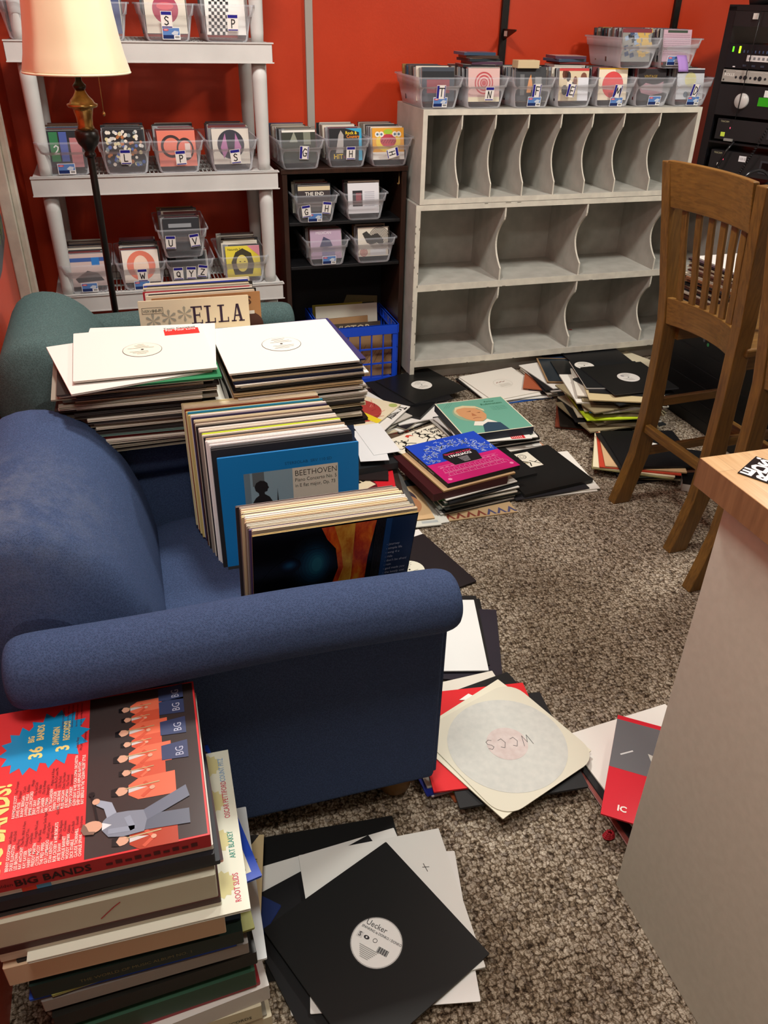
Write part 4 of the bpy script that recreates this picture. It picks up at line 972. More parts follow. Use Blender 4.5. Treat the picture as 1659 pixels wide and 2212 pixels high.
# ---- records standing on the teal chair
def slab(b, s, x, y, hgt, z, mat, w=0.72):
    """slab-serif capitals built from strokes: only E, L, A, T, Z, F, I"""
    def bar(x0, y0, x1, y1): b.rect(x+x0*hgt, y+y0*hgt, x+x1*hgt, y+y1*hgt, z, mat)
    for ch in s:
        if ch == 'E': bar(.12,0,.26,1); bar(0,0,.62,.08); bar(0,.92,.62,1); bar(.26,.46,.5,.54); bar(.56,0,.62,.22); bar(.56,.78,.62,1); bar(.46,.36,.5,.64)
        if ch == 'L': bar(.12,0,.26,1); bar(0,0,.6,.08); bar(0,.92,.38,1); bar(.54,0,.6,.28)
        if ch == 'T': bar(.25,0,.39,1); bar(.12,0,.52,.08); bar(0,.92,.64,1); bar(0,.74,.06,1); bar(.58,.74,.64,1)
        if ch == 'F': bar(.12,0,.26,1); bar(0,0,.38,.08); bar(0,.92,.6,1); bar(.26,.46,.5,.54); bar(.54,.78,.6,1)
        if ch == 'I': bar(.12,0,.26,1); bar(0,0,.38,.08); bar(0,.92,.38,1)
        if ch == 'Z': bar(0,0,.6,.08); bar(.02,.92,.6,1); bar(0,.76,.06,1); bar(.54,0,.6,.24); b.poly([(x+.0*hgt,y+.06*hgt),(x+.14*hgt,y+.06*hgt),(x+.6*hgt,y+.95*hgt),(x+.46*hgt,y+.95*hgt)], z, mat)
        if ch == 'A':
            b.poly([(x+.1*hgt,y),(x+.18*hgt,y),(x+.38*hgt,y+hgt),(x+.30*hgt,y+hgt)], z, mat); b.poly([(x+.5*hgt,y),(x+.64*hgt,y),(x+.44*hgt,y+hgt),(x+.30*hgt,y+hgt)], z, mat)
            bar(.2,.3,.54,.38); bar(0,0,.28,.08); bar(.42,0,.74,.08)
        x += (.46 if ch == 'I' else w)*hgt
def D_ella(b, x, y):
    b.rect(-x, -y, x, y, 0.0002, M('#e6ddc0', 0.5)); slab(b, 'ELLA', -0.012, y-0.075, 0.052, 0.0006, M('#32203a'), 0.74); slab(b, 'FITZ', 0.0, y-0.14, 0.048, 0.0006, M('#2a8fc4'), 0.78)
    for (cx, cy) in ((-0.12, y-0.058), (-0.075, y-0.05), (-0.03, y-0.043)):
        for k in range(6): a = R(30+60*k); b.poly([(cx, cy), (cx+0.019*cos(a-0.22), cy+0.019*sin(a-0.22)), (cx+0.023*cos(a), cy+0.023*sin(a)), (cx+0.019*cos(a+0.22), cy+0.019*sin(a+0.22))], 0.0006, M('#a5a596'))
    b.line([(-0.148, y-0.02), (-0.09, y-0.02), (-0.09, y-0.037), (-0.148, y-0.037), (-0.148, y-0.02)], 0.0012, 0.0006, M('#3a3a36')); b.text('VERVE', -0.146, y-0.033, 0.011, 0.0008, M('#3a3a36')); b.text('HI-FI', -0.118, y-0.033, 0.012, 0.0008, M('#3a3a36'), bold=0.02)
def D_ns(b, x, y): b.rect(-x, -y, x, y, 0.0002, M('#a5794e', 0.5)); b.text('INS', x-0.075, y-0.035, 0.032, 0.0005, M('#4a2c1c'), bold=0.03); b.disc(x-0.035, y-0.1, 0.04, 0.0005, M('#4a2a20')); b.rect(x-0.05, y-0.065, x-0.02, y-0.055, 0.0008, M('#d8d4cc'))
g = 'records standing on the teal armchair seat'
erow = [('#c8c2b0','#d8d2c0',.006),('#ded8cc','#e2dccf',.006),('#2c3c98','#34449c',.006),('#2a2826','#46423c',.005),('#d8cfae','#dcd2b0',.006),('#8c8474','#a39a88',.005),('#b8b4a8','#c0bbae',.005),('#a02a34','#b43a40',.004),('#d8d4c8','#dcd6c8',.006),('#1e1c1c','#2c2a28',.005),('#dcd2b8','#e0d4b8',.006)]
for i, (c, e, t) in enumerate(erow):
    f = i/(len(erow)-1)
    upright(lp_mesh(t, c, e), 0.172+rnd.uniform(-.008, .008), 2.52-0.13*f, 0.535, 0.06, rnd.uniform(-.03, .03), '%s record sleeve, %s from back in the teal armchair row' % (word(e), ordn(i+1)), g)
upright(lp_mesh(0.005, '#a5794e', '#9a7048', D_ns), 0.186, 2.376, 0.532, 0.05, 0.02, 'brown record sleeve with big letters NS, behind the ELLA one on the teal armchair', g)
upright(lp_mesh(0.005, '#e6ddc0', '#ddd3b4', D_ella), 0.146, 2.352, 0.533, 0.04, -0.02, 'cream record sleeve lettered ELLA, at the front of the row on the teal armchair', g)
o = record('record_sleeve', lp_mesh(0.006, '#c8c0ac', '#3a3844'), 0.32, 2.21, 0.735, 4, 'record sleeve lying flat on the teal armchair behind the right stack', 'records lying on the teal armchair')
o = record('record_sleeve', lp_mesh(0.006, '#d8cfb4', '#c8b890'), 0.315, 2.20, 0.7415, 6, 'cream record sleeve lying on the dark one on the teal armchair', 'records lying on the teal armchair')

# ------------------------------------------------------------------ front left stack
def D_bigband(b, x, y):
    red = M('#d8383c', 0.28)
    b.rect(-x, -y, x, y, 0.0002, red)
    b.rect(x-0.172, -y+0.003, x-0.003, y-0.003, 0.0004, M('#3c3434', 0.25))
    YEL = M('#f2d884', 0.35); WH = M('#f0d8d0', 0.35); BL = M('#1a92cc', 0.35); DK = M('#5c1c20', 0.4)
    # writing runs up the cover (rotated 90 degrees)
    def T(s, px, py, size, mat, sx=1.0, bold=0.0): b.text(s, px, py, size, 0.0009, mat, 'LEFT', sx, bold, pi/2)
    for (cx, cy, r) in ((-0.064, 0.084, 0.040), (-0.102, 0.070, 0.034)):
        pts = []
        for k in range(28):
            a = 2*pi*k/28+0.1; rr = r*(1.0 if k % 2 else 1.35)*1.0; pts.append((cx+rr*cos(a), cy+rr*sin(a)*1.15))
        b.poly(pts, 0.0006 if cx > -0.09 else 0.0005, BL)
    T('36', -0.082, 0.046, 0.028, YEL, 0.9, 0.03); T('BIG', -0.096, 0.082, 0.013, YEL, 0.7, 0.03); T('BANDS', -0.082, 0.084, 0.015, YEL, 0.7, 0.03)
    T('3', -0.042, 0.052, 0.028, YEL, 0.9, 0.03); T('SWINGIN', -0.058, 0.068, 0.014, YEL, 0.65, 0.03); T('RECORDS!', -0.042, 0.074, 0.014, YEL, 0.65, 0.03)
    T('BIG BANDS!', -0.122, -0.155, 0.042, YEL, 0.72, 0.03)
    names = [('BENNY GOODMAN','Let\'s Dance'),('DUKE ELLINGTON','Satin Doll'),('LES BROWN','Leap Frog'),('RAY ANTHONY','The Man With A Horn'),('KAY KAYSER','Thinking Of You'),('HARRY JAMES','Ciribiribin'),('FREDDY MARTIN','Tonight We Love'),('CLYDE McCOY','Sugar Blues'),('THE PIED PIPERS','I\'ll Never Smile Again'),('GUY LOMBARDO','Auld Lang Syne'),('STAN KENTON','Eager Beaver'),('BOB CROSBY & HIS BOBCATS','Gin Mill'),('ARTIE SHAW','Begin The Beguine'),('CHARLIE BARNET','Cherokee'),('WOODY HERMAN','Caldonia'),('DICK STABILE','Come Back'),('CLAUDE THORNHILL','Snowfall'),('CHARLIE SPIVAK','Stardreams')]
    names2 = [('RAYMOND SCOTT','Toy Trumpet'),('DAVID ROSE','Stripper'),('BUNNY BERIGAN','I Can\'t'),('LAWRENCE WELK','Bubbles'),('JIMMIE LUNCEFORD','Margie'),('JERRY GRAY','The Said Club'),('LOUIE PRIMA','Oh Babe'),('JAN GARBER','This Is Always'),('ABE LYMAN','Strength In'),('JACK TEAGARDEN','Mighty Lak A Rose'),('ORRIN TUCKER','Love Me Or Leave Me'),('WILL OSBORNE','Till The End'),('RUSS MORGAN','Does Your Heart'),('JOE REICHMAN','You Turned'),('TOMMY DORSEY','Sentimental'),('GLEN GRAY & HIS CASA LOMA ORCHESTRA','Smoke Rings'),('SHEP FIELDS & HIS RIPPLING RHYTHM','We Just'),('RAY EBERLE IN THE "GLENN MILLER" STYLE','Chattanooga')]
    for k, (a, c) in enumerate(names):
        px = -0.112+0.0056*k+0.001; T(a, px, -0.150, 0.0062, WH, 0.8, 0.02); T('-'+c, px, -0.148+0.0040*len(a)*0.8, 0.0058, DK, 0.75)
    for k, (a, c) in enumerate(names2):
        px = -0.112+0.0056*k+0.001; T(a, px, -0.062+max(0, k-9)*0.0002, 0.0062, WH, 0.8, 0.02); T('-'+c, px, -0.060+0.0040*len(a)*0.8, 0.0058, DK, 0.75)
    for k in range(5): T(('FOR STEREO PHONOGRAPHS' if k == 0 else 'this stereo recording may be played'), -0.052+0.007*k, 0.100, 0.0045, DK, 0.8)
    # the printed photograph: players on a dark stage, lying sideways
    b.T = b.T @ Matrix.Translation((x-0.088, 0, 0)) @ Matrix.Rotation(pi/2, 4, 'Z')   # local x runs up the cover, local y to the left
    OR = M('#c8543c', 0.3); OR2 = M('#dc6c50', 0.3); SK = M('#cfa088', 0.35); BK = M('#141216', 0.3); GR = M('#7c8494', 0.3); BLU = M('#3a4468', 0.3)
    def player(px, s, col):
        b.poly([(px-0.014*s, -0.03), (px-0.013*s, 0.002), (px-0.006*s, 0.010), (px+0.006*s, 0.010), (px+0.013*s, 0.001), (px+0.014*s, -0.03)], 0.0006, col)
        b.disc(px, 0.017, 0.0052*s, 0.0008, SK, 0.0065*s, 14); b.poly([(px-0.0055*s, 0.018), (px-0.004*s, 0.0245), (px+0.004*s, 0.0245), (px+0.0055*s, 0.018), (px, 0.021)], 0.001, BK)
        b.poly([(px-0.0035*s, 0.010), (px, -0.006), (px+0.0035*s, 0.010)], 0.0008, M('#c8c4c4', 0.3))
        b.line([(px-0.010*s, -0.002), (px-0.002*s, -0.010), (px+0.006*s, -0.004)], 0.0034*s, 0.0009, OR2 if col == OR else OR); b.line([(px+0.002, 0.012), (px+0.004, -0.016)], 0.0014, 0.0012, M('#b8a078', 0.3))
        b.disc(px-0.002*s, -0.010, 0.0024, 0.0013, SK, n=10)
    for k_, (px, sc_, cc) in enumerate(((0.118, 1.15, OR2), (0.094, 1.0, OR), (0.066, 1.35, OR2), (0.040, 1.05, OR), (0.012, 1.45, OR2), (-0.018, 1.15, OR), (-0.052, 1.55, OR2), (-0.140, 1.5, M('#a83a20', 0.3)))):
        T_ = b.T.copy(); b.T = b.T @ Matrix.Translation((px, 0.006, 0.00005*k_)) @ Matrix.Diagonal((sc_, sc_*1.12, 1, 1)); player(0.0, 1.0, cc); b.T = T_
    for i, px in enumerate((0.140, 0.108, 0.062, 0.010)):
        T_ = b.T.copy(); b.T = b.T @ Matrix.Translation((px, -0.047, 0)) @ Matrix.Diagonal((1.35, 1.2, 1, 1))
        b.poly([(-0.014, -0.018), (-0.012, 0.016), (0.010, 0.016), (0.013, -0.018)], 0.0014, BLU); b.text('BG', -0.010, -0.012, 0.015, 0.0017, M('#aeb4cc'), sx=0.75); b.T = T_
    b.T = b.T @ Matrix.Translation((-0.030, 0.018, 0)) @ Matrix.Diagonal((1.1, 1.12, 1, 1))
    # the leader with a clarinet
    b.poly([(-0.094, -0.072), (-0.090, -0.010), (-0.066, -0.012), (-0.070, -0.072)], 0.0018, M('#5c6474', 0.3)); b.poly([(-0.078, -0.012), (-0.060, -0.010), (-0.030, -0.070), (-0.050, -0.074), (-0.066, -0.040)], 0.0019, M('#666e80', 0.3))
    b.poly([(-0.092, -0.014), (-0.094, 0.012), (-0.090, 0.030), (-0.078, 0.038), (-0.064, 0.037), (-0.054, 0.028), (-0.055, 0.006), (-0.058, -0.014), (-0.074, -0.018)], 0.0021, GR)
    b.poly([(-0.060, 0.032), (-0.054, 0.020), (-0.036, 0.026), (-0.028, 0.042), (-0.036, 0.046), (-0.044, 0.036)], 0.0023, M('#98a2b4', 0.3)); b.line([(-0.082, 0.028), (-0.084, 0.0), (-0.066, 0.006)], 0.008, 0.0023, M('#8a94a6', 0.3))
    b.poly([(-0.078, 0.038), (-0.072, 0.026), (-0.066, 0.038)], 0.0022, M('#d8dce4', 0.3))
    b.disc(-0.070, 0.050, 0.0095, 0.0024, SK, 0.0125, 18); b.poly([(-0.082, 0.048), (-0.080, 0.060), (-0.072, 0.064), (-0.062, 0.061), (-0.068, 0.057), (-0.076, 0.054), (-0.078, 0.046)], 0.0027, M('#7c6458', 0.3))
    b.line([(-0.060, 0.044), (-0.018, 0.052)], 0.003, 0.0026, BK); b.disc(-0.030, 0.046, 0.005, 0.0027, SK, n=12); b.disc(-0.016, 0.052, 0.004, 0.0027, BK, n=12)
    b.T = Matrix.Translation((0, 0, b.T.translation.z))
def bigband_box():
    t = 0.027; me = lp_mesh(t, '#d8383c', '#a3262a', D_bigband, w=0.32, band=False, rough=0.3)
    o = record('record_box_set', me, -0.166, 0.932, 0.533, -1.1, 'red boxed set lettered BIG BANDS with a band photograph, topmost of front left stack', 'records in the front left stack', 'record box set')
    b = MB(); b.T = Matrix(((1,0,0,0),(0,0,-1,-0.1606),(0,1,0,0),(0,0,0,1)))
    b.text('The Golden Magic', -0.15, 0.010, 0.009, 0, M('#4a1418')); b.text('BIG BANDS', -0.105, 0.007, 0.019, 0, M('#2a0c10'), bold=0.02, sx=1.05)
    for k in range(10): b.rect(0.015+0.013*k, 0.009, 0.024+0.013*k, 0.014+0.003*(k % 2), 0, M('#4a1418'))
    b.build('spine_lettering', o); return o
g = 'records in the front left stack'; W_ = 'the front left stack'
def D_plastic(b, x, y):
    b.rect(-x, -y, x, y, 0.0002, M('#dcdccc', 0.15))
    for k, (s, c) in enumerate((('ROOT SLIDS', '#c8445c'), ('ART BLAKEY', '#3c8c7c'), ('OSCAR PETTIFORD', '#c04a60'), ('COUNT FITZ', '#7aa0c8'))):
        b.text(s, x-0.012, -0.145+0.078*k, 0.013, 0.0006, M(c), 'LEFT', 0.7, 0.01, pi/2)
        cy = -0.11+0.08*k; pts = []
        for q in range(26): a = 2*pi*q/26; rr = 0.02*(1 if q % 2 else 1.25); pts.append((x-0.04+rr*cos(a), cy+rr*sin(a)))
        b.poly(pts, 0.0004, M('#c9c08c'))
def D_bluebord(b, x, y): b.rect(-x, -y, x, y, 0.0002, M('#2248b8', 0.4)); b.rect(-x+0.012, -y+0.014, x-0.014, y-0.014, 0.0004, M('#e6e2cc', 0.5)); b.line([(x-.022,-y+.02),(x-.022,y-.02)],.001,.0006,M('#5a5a4c')); b.line([(-x+.022,-y+.022),(x-.022,-y+.022)],.001,.0006,M('#5a5a4c'))
def D_greenred(b, x, y): b.rect(-x, -y, x, y, 0.0002, M('#cfccc8', 0.2)); b.poly([(-x, -y), (-x+0.1, -y), (x, y-0.05), (x, y-0.02)], 0.0005, M('#9c2c34', 0.3)); b.poly([(-x+.02,-.10),(.02,-.02),(-.02,.0),(-x+.02,-.06)],.0007,M('#33302e',.3)); b.rect(.0,-.03,.018,-.012,.0009,M('#b8cc2c')); b.rect(.018,-.022,.034,-.006,.0009,M('#2c9cc0'))
def fl(t, c, e, x, y, rot, label, dec=None, w=LPS, rough=0.5, name='record_sleeve', cat='record', band=True):
    global ZF
    record(name, lp_mesh(t, c, e, dec, w, None, band, rough), x, y, ZF, rot, label, g, cat); ZF += t+0.0003
ZF = 0.0003
fl(.046,'#d8d0b8','#cfc6ac', -.120,.905, 4,'cream boxed record set, bottom of the front left stack',None,.32,.5,'record_box_set','record box set',False)
fl(.006,'#8c867a','#a8a294', -.12,.91, 2,'grey record sleeve just above the bottom cream box of the front left stack')
fl(.006,'#3a3836','#4a4846', -.13,.915, 0,'charcoal record sleeve, third from the bottom of the front left stack')
fl(.041,'#c9c2aa','#c4bb9e', -.130,.905, 2,'cream boxed set with printed spine, fourth from the bottom of the front left stack',None,.318,.5,'record_box_set','record box set',False)
MURRAY = ob_last = [o_ for o_ in bpy.data.objects if 'printed spine' in o_.get('label', '')][0]
b = MB(); b.T = Matrix(((1,0,0,0),(0,0,-1,-0.1596),(0,1,0,0),(0,0,0,1))); b.text('MURRAY HILL RECORDS',.02,.010,.011,0,M('#4a463c'),bold=.01); b.build('spine_lettering', MURRAY)
fl(.042,'#cfccc8','#c4c0bc', -.122,.900, 6,'white boxed record set with a red diagonal stripe, low in the front left stack',D_greenred,.316,.2,'record_box_set','record box set',False)
fl(.010,'#8c2a30','#96303a', -.13,.91, 4,'crimson boxed record set above the striped one of the front left stack',None,.314,.3,'record_box_set','record box set',False)
fl(.045,'#2c4c3a','#2a4636', -.135,.910, 3,'dark green boxed record set, low in the front left stack',None,.316,.4,'record_box_set','record box set',False)
fl(.005,'#dce0e2','#d4d8d8', -.098,.935, -1.9,'pale grey record sleeve jutting out right, low in the front left stack')
fl(.006,'#1c2c4c','#24365c', -.13,.945, 0,'dark blue record sleeve above the pale grey one of the front left stack')
fl(.034,'#16140f','#1d1b18', -.130,.915, 3,'black boxed record set, lower half of the front left stack',None,.318,.35,'record_box_set','record box set',False)
fl(.006,'#1a1816','#262320', -.122,.925, -2,'black record sleeve on the lower black boxed set of the front left stack')
fl(.028,'#76706c','#8a827c', -.135,.918, 1,'grey brown boxed record set, mid height in the front left stack',None,.316,.5,'record_box_set','record box set',False)
fl(.005,'#2448a8','#2c50b0', -.15,.92, 0,'bright blue record sleeve, mid height in the front left stack')
fl(.005,'#8c8c4c','#989858', -.128,.925, 4,'olive record sleeve, mid height in the front left stack')
fl(.034,'#1f2f2a','#1a2622', -.140,.918, 0,'black and green record album, mid height in the front left stack',None,.318,.35,'record_album','record album',False)
ob_ = [o_ for o_ in bpy.data.objects if 'black and green record album' in o_.get('label', '')][0]
b = MB(); b.T = Matrix(((1,0,0,0),(0,0,-1,-0.1596),(0,1,0,0),(0,0,0,1))); b.text('THE WORLD OF MUSIC ALBUM NO. 1',-.09,.012,.010,0,M('#6c6440')); b.build('spine_lettering', ob_)
fl(.005,'#16202c','#1a2430', -.132,.94, -2,'midnight blue record sleeve above the black and green album of the front left stack')
fl(.005,'#e6e2cc','#2248b8',-.119,.965,10.4,'blue-bordered record sleeve poking out right of the front left stack',D_bluebord)
fl(.045,'#c4a98c','#c8ac90', -.162,.918, -1,'tan boxed record set, upper half of the front left stack',None,.318,.6,'record_box_set','record box set',False)
fl(.005,'#2a2624','#38322e', -.150,.925, 1,'dark brown record sleeve above the tan boxed set of the front left stack')
ZF0 = ZF
fl(.012,'#dedbd4','#d6d2c6', -.165,.925, -1,'off-white boxed record set above the tan one of the front left stack',None,.316,.5,'record_box_set','record box set',False)
fl(.006,'#dcdccc','#d2d2c6', -.122,.905, -1.2,'cream sleeve in shiny plastic with coloured musician names, front left stack',D_plastic,.32,.15)
fl(.010,'#d4d0c4','#cac6b8', -.162,.920, -1,'pale boxed record set just above the plastic-wrapped sleeve of the front left stack',None,.316,.5,'record_box_set','record box set',False)
fl(.014,'#401c18','#3c1a16', -.162,.918, -1,'dark maroon boxed record set, upper half of the front left stack',None,.316,.5,'record_box_set','record box set',False)
fl(.054,'#b9b7a4','#b4b09c', -.166,.920, -1,'thick grey-cream boxed set with a red pen stroke, upper front left stack',None,.318,.6,'record_box_set','record box set',False)
ob_ = [o_ for o_ in bpy.data.objects if 'red pen stroke' in o_.get('label', '')][0]
b = MB(); b.T = Matrix(((1,0,0,0),(0,0,-1,-0.1596),(0,1,0,0),(0,0,0,1))); b.line([(-.008,.014),(.0,.022),(.012,.034),(.022,.042)],.0018,0,M('#a8242c')); b.build('pen_stroke', ob_)
fl(.005,'#3a2428','#e0b0a0', -.155,.93, 1,'record sleeve with a pink edge, high in the front left stack')
fl(.009,'#1c1e26','#23252d', -.158,.928, 0,'charcoal boxed record set near the top of the front left stack',None,.316,.4,'record_box_set','record box set',False)
fl(.006,'#3c2c50','#46345c', -.170,.988, -1.0,'purple record sleeve peeping out behind the topmost red box')
fl(.020,'#1a1a1f','#202026', -.163,.925, -1,'black boxed record set near the top of the front left stack',None,.318,.35,'record_box_set','record box set',False)
fl(.010,'#e0ddd4','#d8d4ca', -.163,.933, -1,'white boxed set with red and blue spine bars, high in the front left stack',None,.318,.5,'record_box_set','record box set',False)
ob_ = [o_ for o_ in bpy.data.objects if 'red and blue spine bars' in o_.get('label', '')][0]
b = MB(); b.T = Matrix(((1,0,0,0),(0,0,-1,-0.1596),(0,1,0,0),(0,0,0,1))); b.rect(-.102,.0005,-.083,.0098,0,M('#d84a34')); b.rect(-.083,.0005,-.064,.0098,0,M('#5a9cc8')); b.build('spine_bars', ob_)
ZTOPF = ZF
bb = bigband_box(); bb.location.z = ZF

# ------------------------------------------------------------------ records on the floor
def R_(x, y, z, rot, t, c, e, label, group, dec=None, w=LPS, rough=0.5, name='record_sleeve', cat='record', band=True):
    return record(name, lp_mesh(t, c, e, dec, w, None, band, rough), x, y, z+0.0003, rot, label, group, cat)
BLK, BE = '#161616', '#26262a'
# in front: black sleeve with white label on a few others
g = 'records on the carpet in the foreground'
R_(.222,.985,0,-4.5,.005,BLK,'#3a3a3a','black record sleeve lying under the others, back left of the foreground pile',g)
R_(.235,.93,.0055,3,.003,'#e8e8e4','#dcdcd6','white inner sleeve low in the foreground pile',g)
R_(.215,.895,.0088,16,.0045,'#1a1a1c','#2a2a2c','black record sleeve low in the foreground pile, under the white ones',g)
R_(-.115,.965,.0136,48,.0035,'#1c2c5c','#2040b0','dark blue record sleeve at the left of the foreground pile',g)
def D_lab2(b, x, y):
    b.line([(-.115,.062),(-.108,.052),(-.10,.07),(-.09,.05),(-.085,.062),(-.075,.045)],.0012,.0005,M('#2c2c2c')); b.line([(.10,.08),(.104,.06)],.0012,.0005,M('#2c2c2c')); b.line([(.096,.072),(.11,.07)],.0012,.0005,M('#2c2c2c'))
R_(.305,.875,.0172,-12,.002,'#e4e4e2','#d8d8d4','thin white inner sleeve under the white cover of the foreground pile',g)
R_(.310,.908,.0195,-3.3,.0045,'#e2e3df','#cfcfc8','white record sleeve with pen marks under the black one in the foreground',g,D_lab2,rough=.35)
def D_hero(b, x, y):
    b = b.lab
    b.ring(0,-.004,.0485,.0525,.0003,M('#2a2a2a'),48); b.disc(0,-.004,.0505,.0004,M('#e6e6e4',.3),n=48); b.ring(.0,-.004,.0490,.0496,.0006,M('#4a4a48'),48)
    b.T = b.T @ Matrix.Rotation(R(-68), 4, 'Z'); k = M('#3a3a3c')
    b.text('Uecker', -.034, .022, .017, .0008, k, sx=.9); b.text('SPANKING ta DONKO / DONKO', -.038, .013, .0075, .0008, k, sx=.8, bold=.01)
    b.rect(-.038,-.008,-.026,.004,.0008,M('#cfcfcf')); b.text('S',-.0355,-.006,.013,.0011,k,bold=.02); b.disc(-.018,-.002,.006,.0008,M('#2c2c30'),.004,16); b.disc(-.018,-.002,.002,.0011,M('#dddddd'),n=8)
    for i in range(14): b.rect(.012+.0016*i,-.018,.0128+.0016*i+(.0006 if i % 3 else 0),-.006,.0008,k)
    b.ring(0,0,.0035,.0045,.0008,k,16)
    for i in range(7): b.rect(-.024+.002*i,-.020-.0034*i,.018-.002*i,-.0185-.0034*i,.0008,M('#9a9a98'))
    b.T = Matrix.Translation((0, 0, b.T.translation.z))
R_(.268,.846,.0243,22.8,.0045,BLK,'#2a2a2a','black record sleeve with a white centre label, topmost of the foreground pile',g,D_hero,rough=.42)
g = 'records standing behind the front left stack'
def D_long(b, x, y):
    b.rect(-x,-y,x,y,.0002,M('#cdb78c')); b.poly([(-x,y),(x-.01,y),(x-.03,y-.03),(-x,y-.03)],.0004,M('#2a2624')); b.text('LONG PLAYING',x-.012,-y+.02,.012,.0006,M('#3a3430'),'LEFT',.8,.01,pi/2); b.text('SINGIN\' IN THE RAIN',x-.012,.02,.012,.0006,M('#3a3430'),'LEFT',.7,.01,pi/2)
R_(-.087,1.000,.050,-11.4,.004,'#cdb78c','#b8a070','tan long playing record sleeve between the front left stack and the foreground pile',g,D_long)
# WCCS pile
g = 'records in the pile beside the navy armchair'
def D_greyb(b, x, y): b.rect(-x,-y,x,y,.0002,M('#b9bdb4',.5)); b.poly([(-.1,-y),(-.06,-.11),(-.02,-.12),(.06,-.06),(x,-.08),(x,-y)],.0004,M('#dcdedb',.5))
R_(.705,1.27,0,26,.004,'#b9bdb4','#cfd0c8','pale grey green record sleeve, bottom of the pile beside the navy armchair',g,D_greyb)
R_(.675,1.30,.0044,8,.004,'#a85a38','#b46440','rust brown record sleeve low in the pile beside the navy armchair',g)
R_(.645,1.31,.0088,2,.004,'#c9ccd4','#b89aa4','pale lined sleeve with pink edge low in the pile beside the navy armchair',g)
R_(.625,1.32,.0131,5,.005,'#1c2c84','#2434a0','royal blue record sleeve low in the pile beside the navy armchair',g)
R_(.640,1.33,.0184,2,.004,'#ddd8cc','#cfc6b4','cream record sleeve in the middle of the pile beside the navy armchair',g)
R_(.700,1.29,.0228,10,.005,BLK,BE,'black record sleeve under the red one beside the navy armchair',g)
R_(.707,1.229,.0281,-4.7,.006,'#1b1b1d','#2c2c2e','black record sleeve sticking out right of the paper sleeve',g)
R_(.669,1.275,.0345,-7.2,.005,'#d8242a','#c4242a','plain red record sleeve under the paper sleeve beside the navy armchair',g,rough=.5)
WAX = mk_mottled('waxed_paper', '#c2c4bf', '#cbccc6', 55, 0.5, 0.1, 90)
WAXR = mk_mottled('waxed_paper_rose', '#c6b6b2', '#d0c4c0', 55, 0.5, 0.1, 90)
def paper_sleeve():
    b = MB(); s = .157; r = .056; pts = []
    for (cx, cy, a) in ((s-r, -s+r, -90), (s-r, s-r, 0), (-s+r, s-r, 90), (-s+r, -s+r, 180)):
        for k in range(8): q = R(a+k*90/7); pts.append((cx+r*cos(q), cy+r*sin(q)))
    b.prism(pts, 0, .002, M('#d6d2c0', .6)); b.disc(0, 0, .147, .0024, WAX, n=64); b.disc(.0, 0, .051, .0027, WAXR, n=48)
    b.T = Matrix.Rotation(R(160), 4, 'Z')
    for i, ch in enumerate('WCCS'): handw(b, ch, -.050+.031*i, .002-.003*i, .030 if i else .034, .0013, .0030, M('#5c5a5c'))
    b.T = Matrix.Identity(4); return b.mesh('paper_sleeve')
pm = paper_sleeve()
record('record_sleeve', lp_mesh(.003, '#e0dcc8', '#d0c9b0'), .700, 1.232, .0400, 23, 'cream card just under the paper sleeve lettered WCCS', g)
record('paper_sleeve', pm, .714, 1.222, .0435, 19.5, 'cream paper record sleeve handwritten WCCS, on top of the pile beside the navy armchair', g)
b = MB(); b.prism([(0,0),(.035,-.003),(.05,-.07),(.03,-.075),(.02,-.02)], 0, .0015, M('#f0eee6')); o = b.build('paper_strip', None, (.655,1.395,.0404), (0,0,R(30))); tag(o, 'small white paper strip on the red sleeve beside the navy armchair', 'paper')
for i, (x, c) in enumerate(((.555, '#5cd02c'), (.575, '#d0e038'))):
    b = MB(); b.box(-.010,.010,-.008,.008,0,.002,M(c)); o = b.build('sticky_tab', None, (x,1.152,.0133)); tag(o, '%s sticky tab on the lowest sleeves beside the navy armchair' % ('green', 'yellow')[i], 'sticky tab')
# right pile
g = 'records on the carpet by the grey pedestal'
R_(1.035,1.050,0,-1,.005,'#33201c','#5a2a2a','dark record sleeve at the bottom of the pile by the grey pedestal',g)
R_(1.022,1.045,.0054,2,.005,'#8c4a44','#d0a0a0','pinkish record sleeve low in the pile by the grey pedestal',g)
R_(1.030,1.062,.0107,3,.005,'#1a1a1c','#2a2a2e','black record sleeve under the white one by the grey pedestal',g)
R_(1.045,1.085,.016,5,.004,'#eae8e2','#dedad0','white record sleeve under the red and grey one by the pedestal',g)
def D_rc(b, x, y):
    b.rect(-x,-y,x,y,.0002,M('#d22c3a',.14)); b.rect(-x,-.015,x,y-.014,.0004,M('#6c6c70',.14))
    b.poly([(-.075,.055),(-.06,.02),(-.03,.0),(.0,-.005),(.02,.03),(-.01,.03),(-.03,.045)],.0006,M('#c9c8c0',.2)); b.line([(-.06,.06),(-.02,-.02),(.02,.05)],.004,.0008,M('#e0ded4',.2)); b.line([(-.11,.05),(-.135,.03)],.004,.0008,M('#d8d8d8',.2))
    b.rect(-.0,-y,.012,.06,.0008,M('#d22c3a',.14)); b.rect(.012,-y,x,.05,.0008,M('#5c5c62',.14))
    for k in range(8): b.text('VHS', .022, -.12+.018*k, .012, .001, M('#d8d8dc',.2), rot=pi/2)
    b.text('IC', -.125, -.135, .022, .0008, M('#efe4de',.2), bold=.03, rot=0)
R_(1.035,.986,.075,-37.3,.004,'#d22c3a','#b8242e','glossy red and grey record sleeve leaning out from under the pedestal corner',g,D_rc,rough=.14)
b = MB()
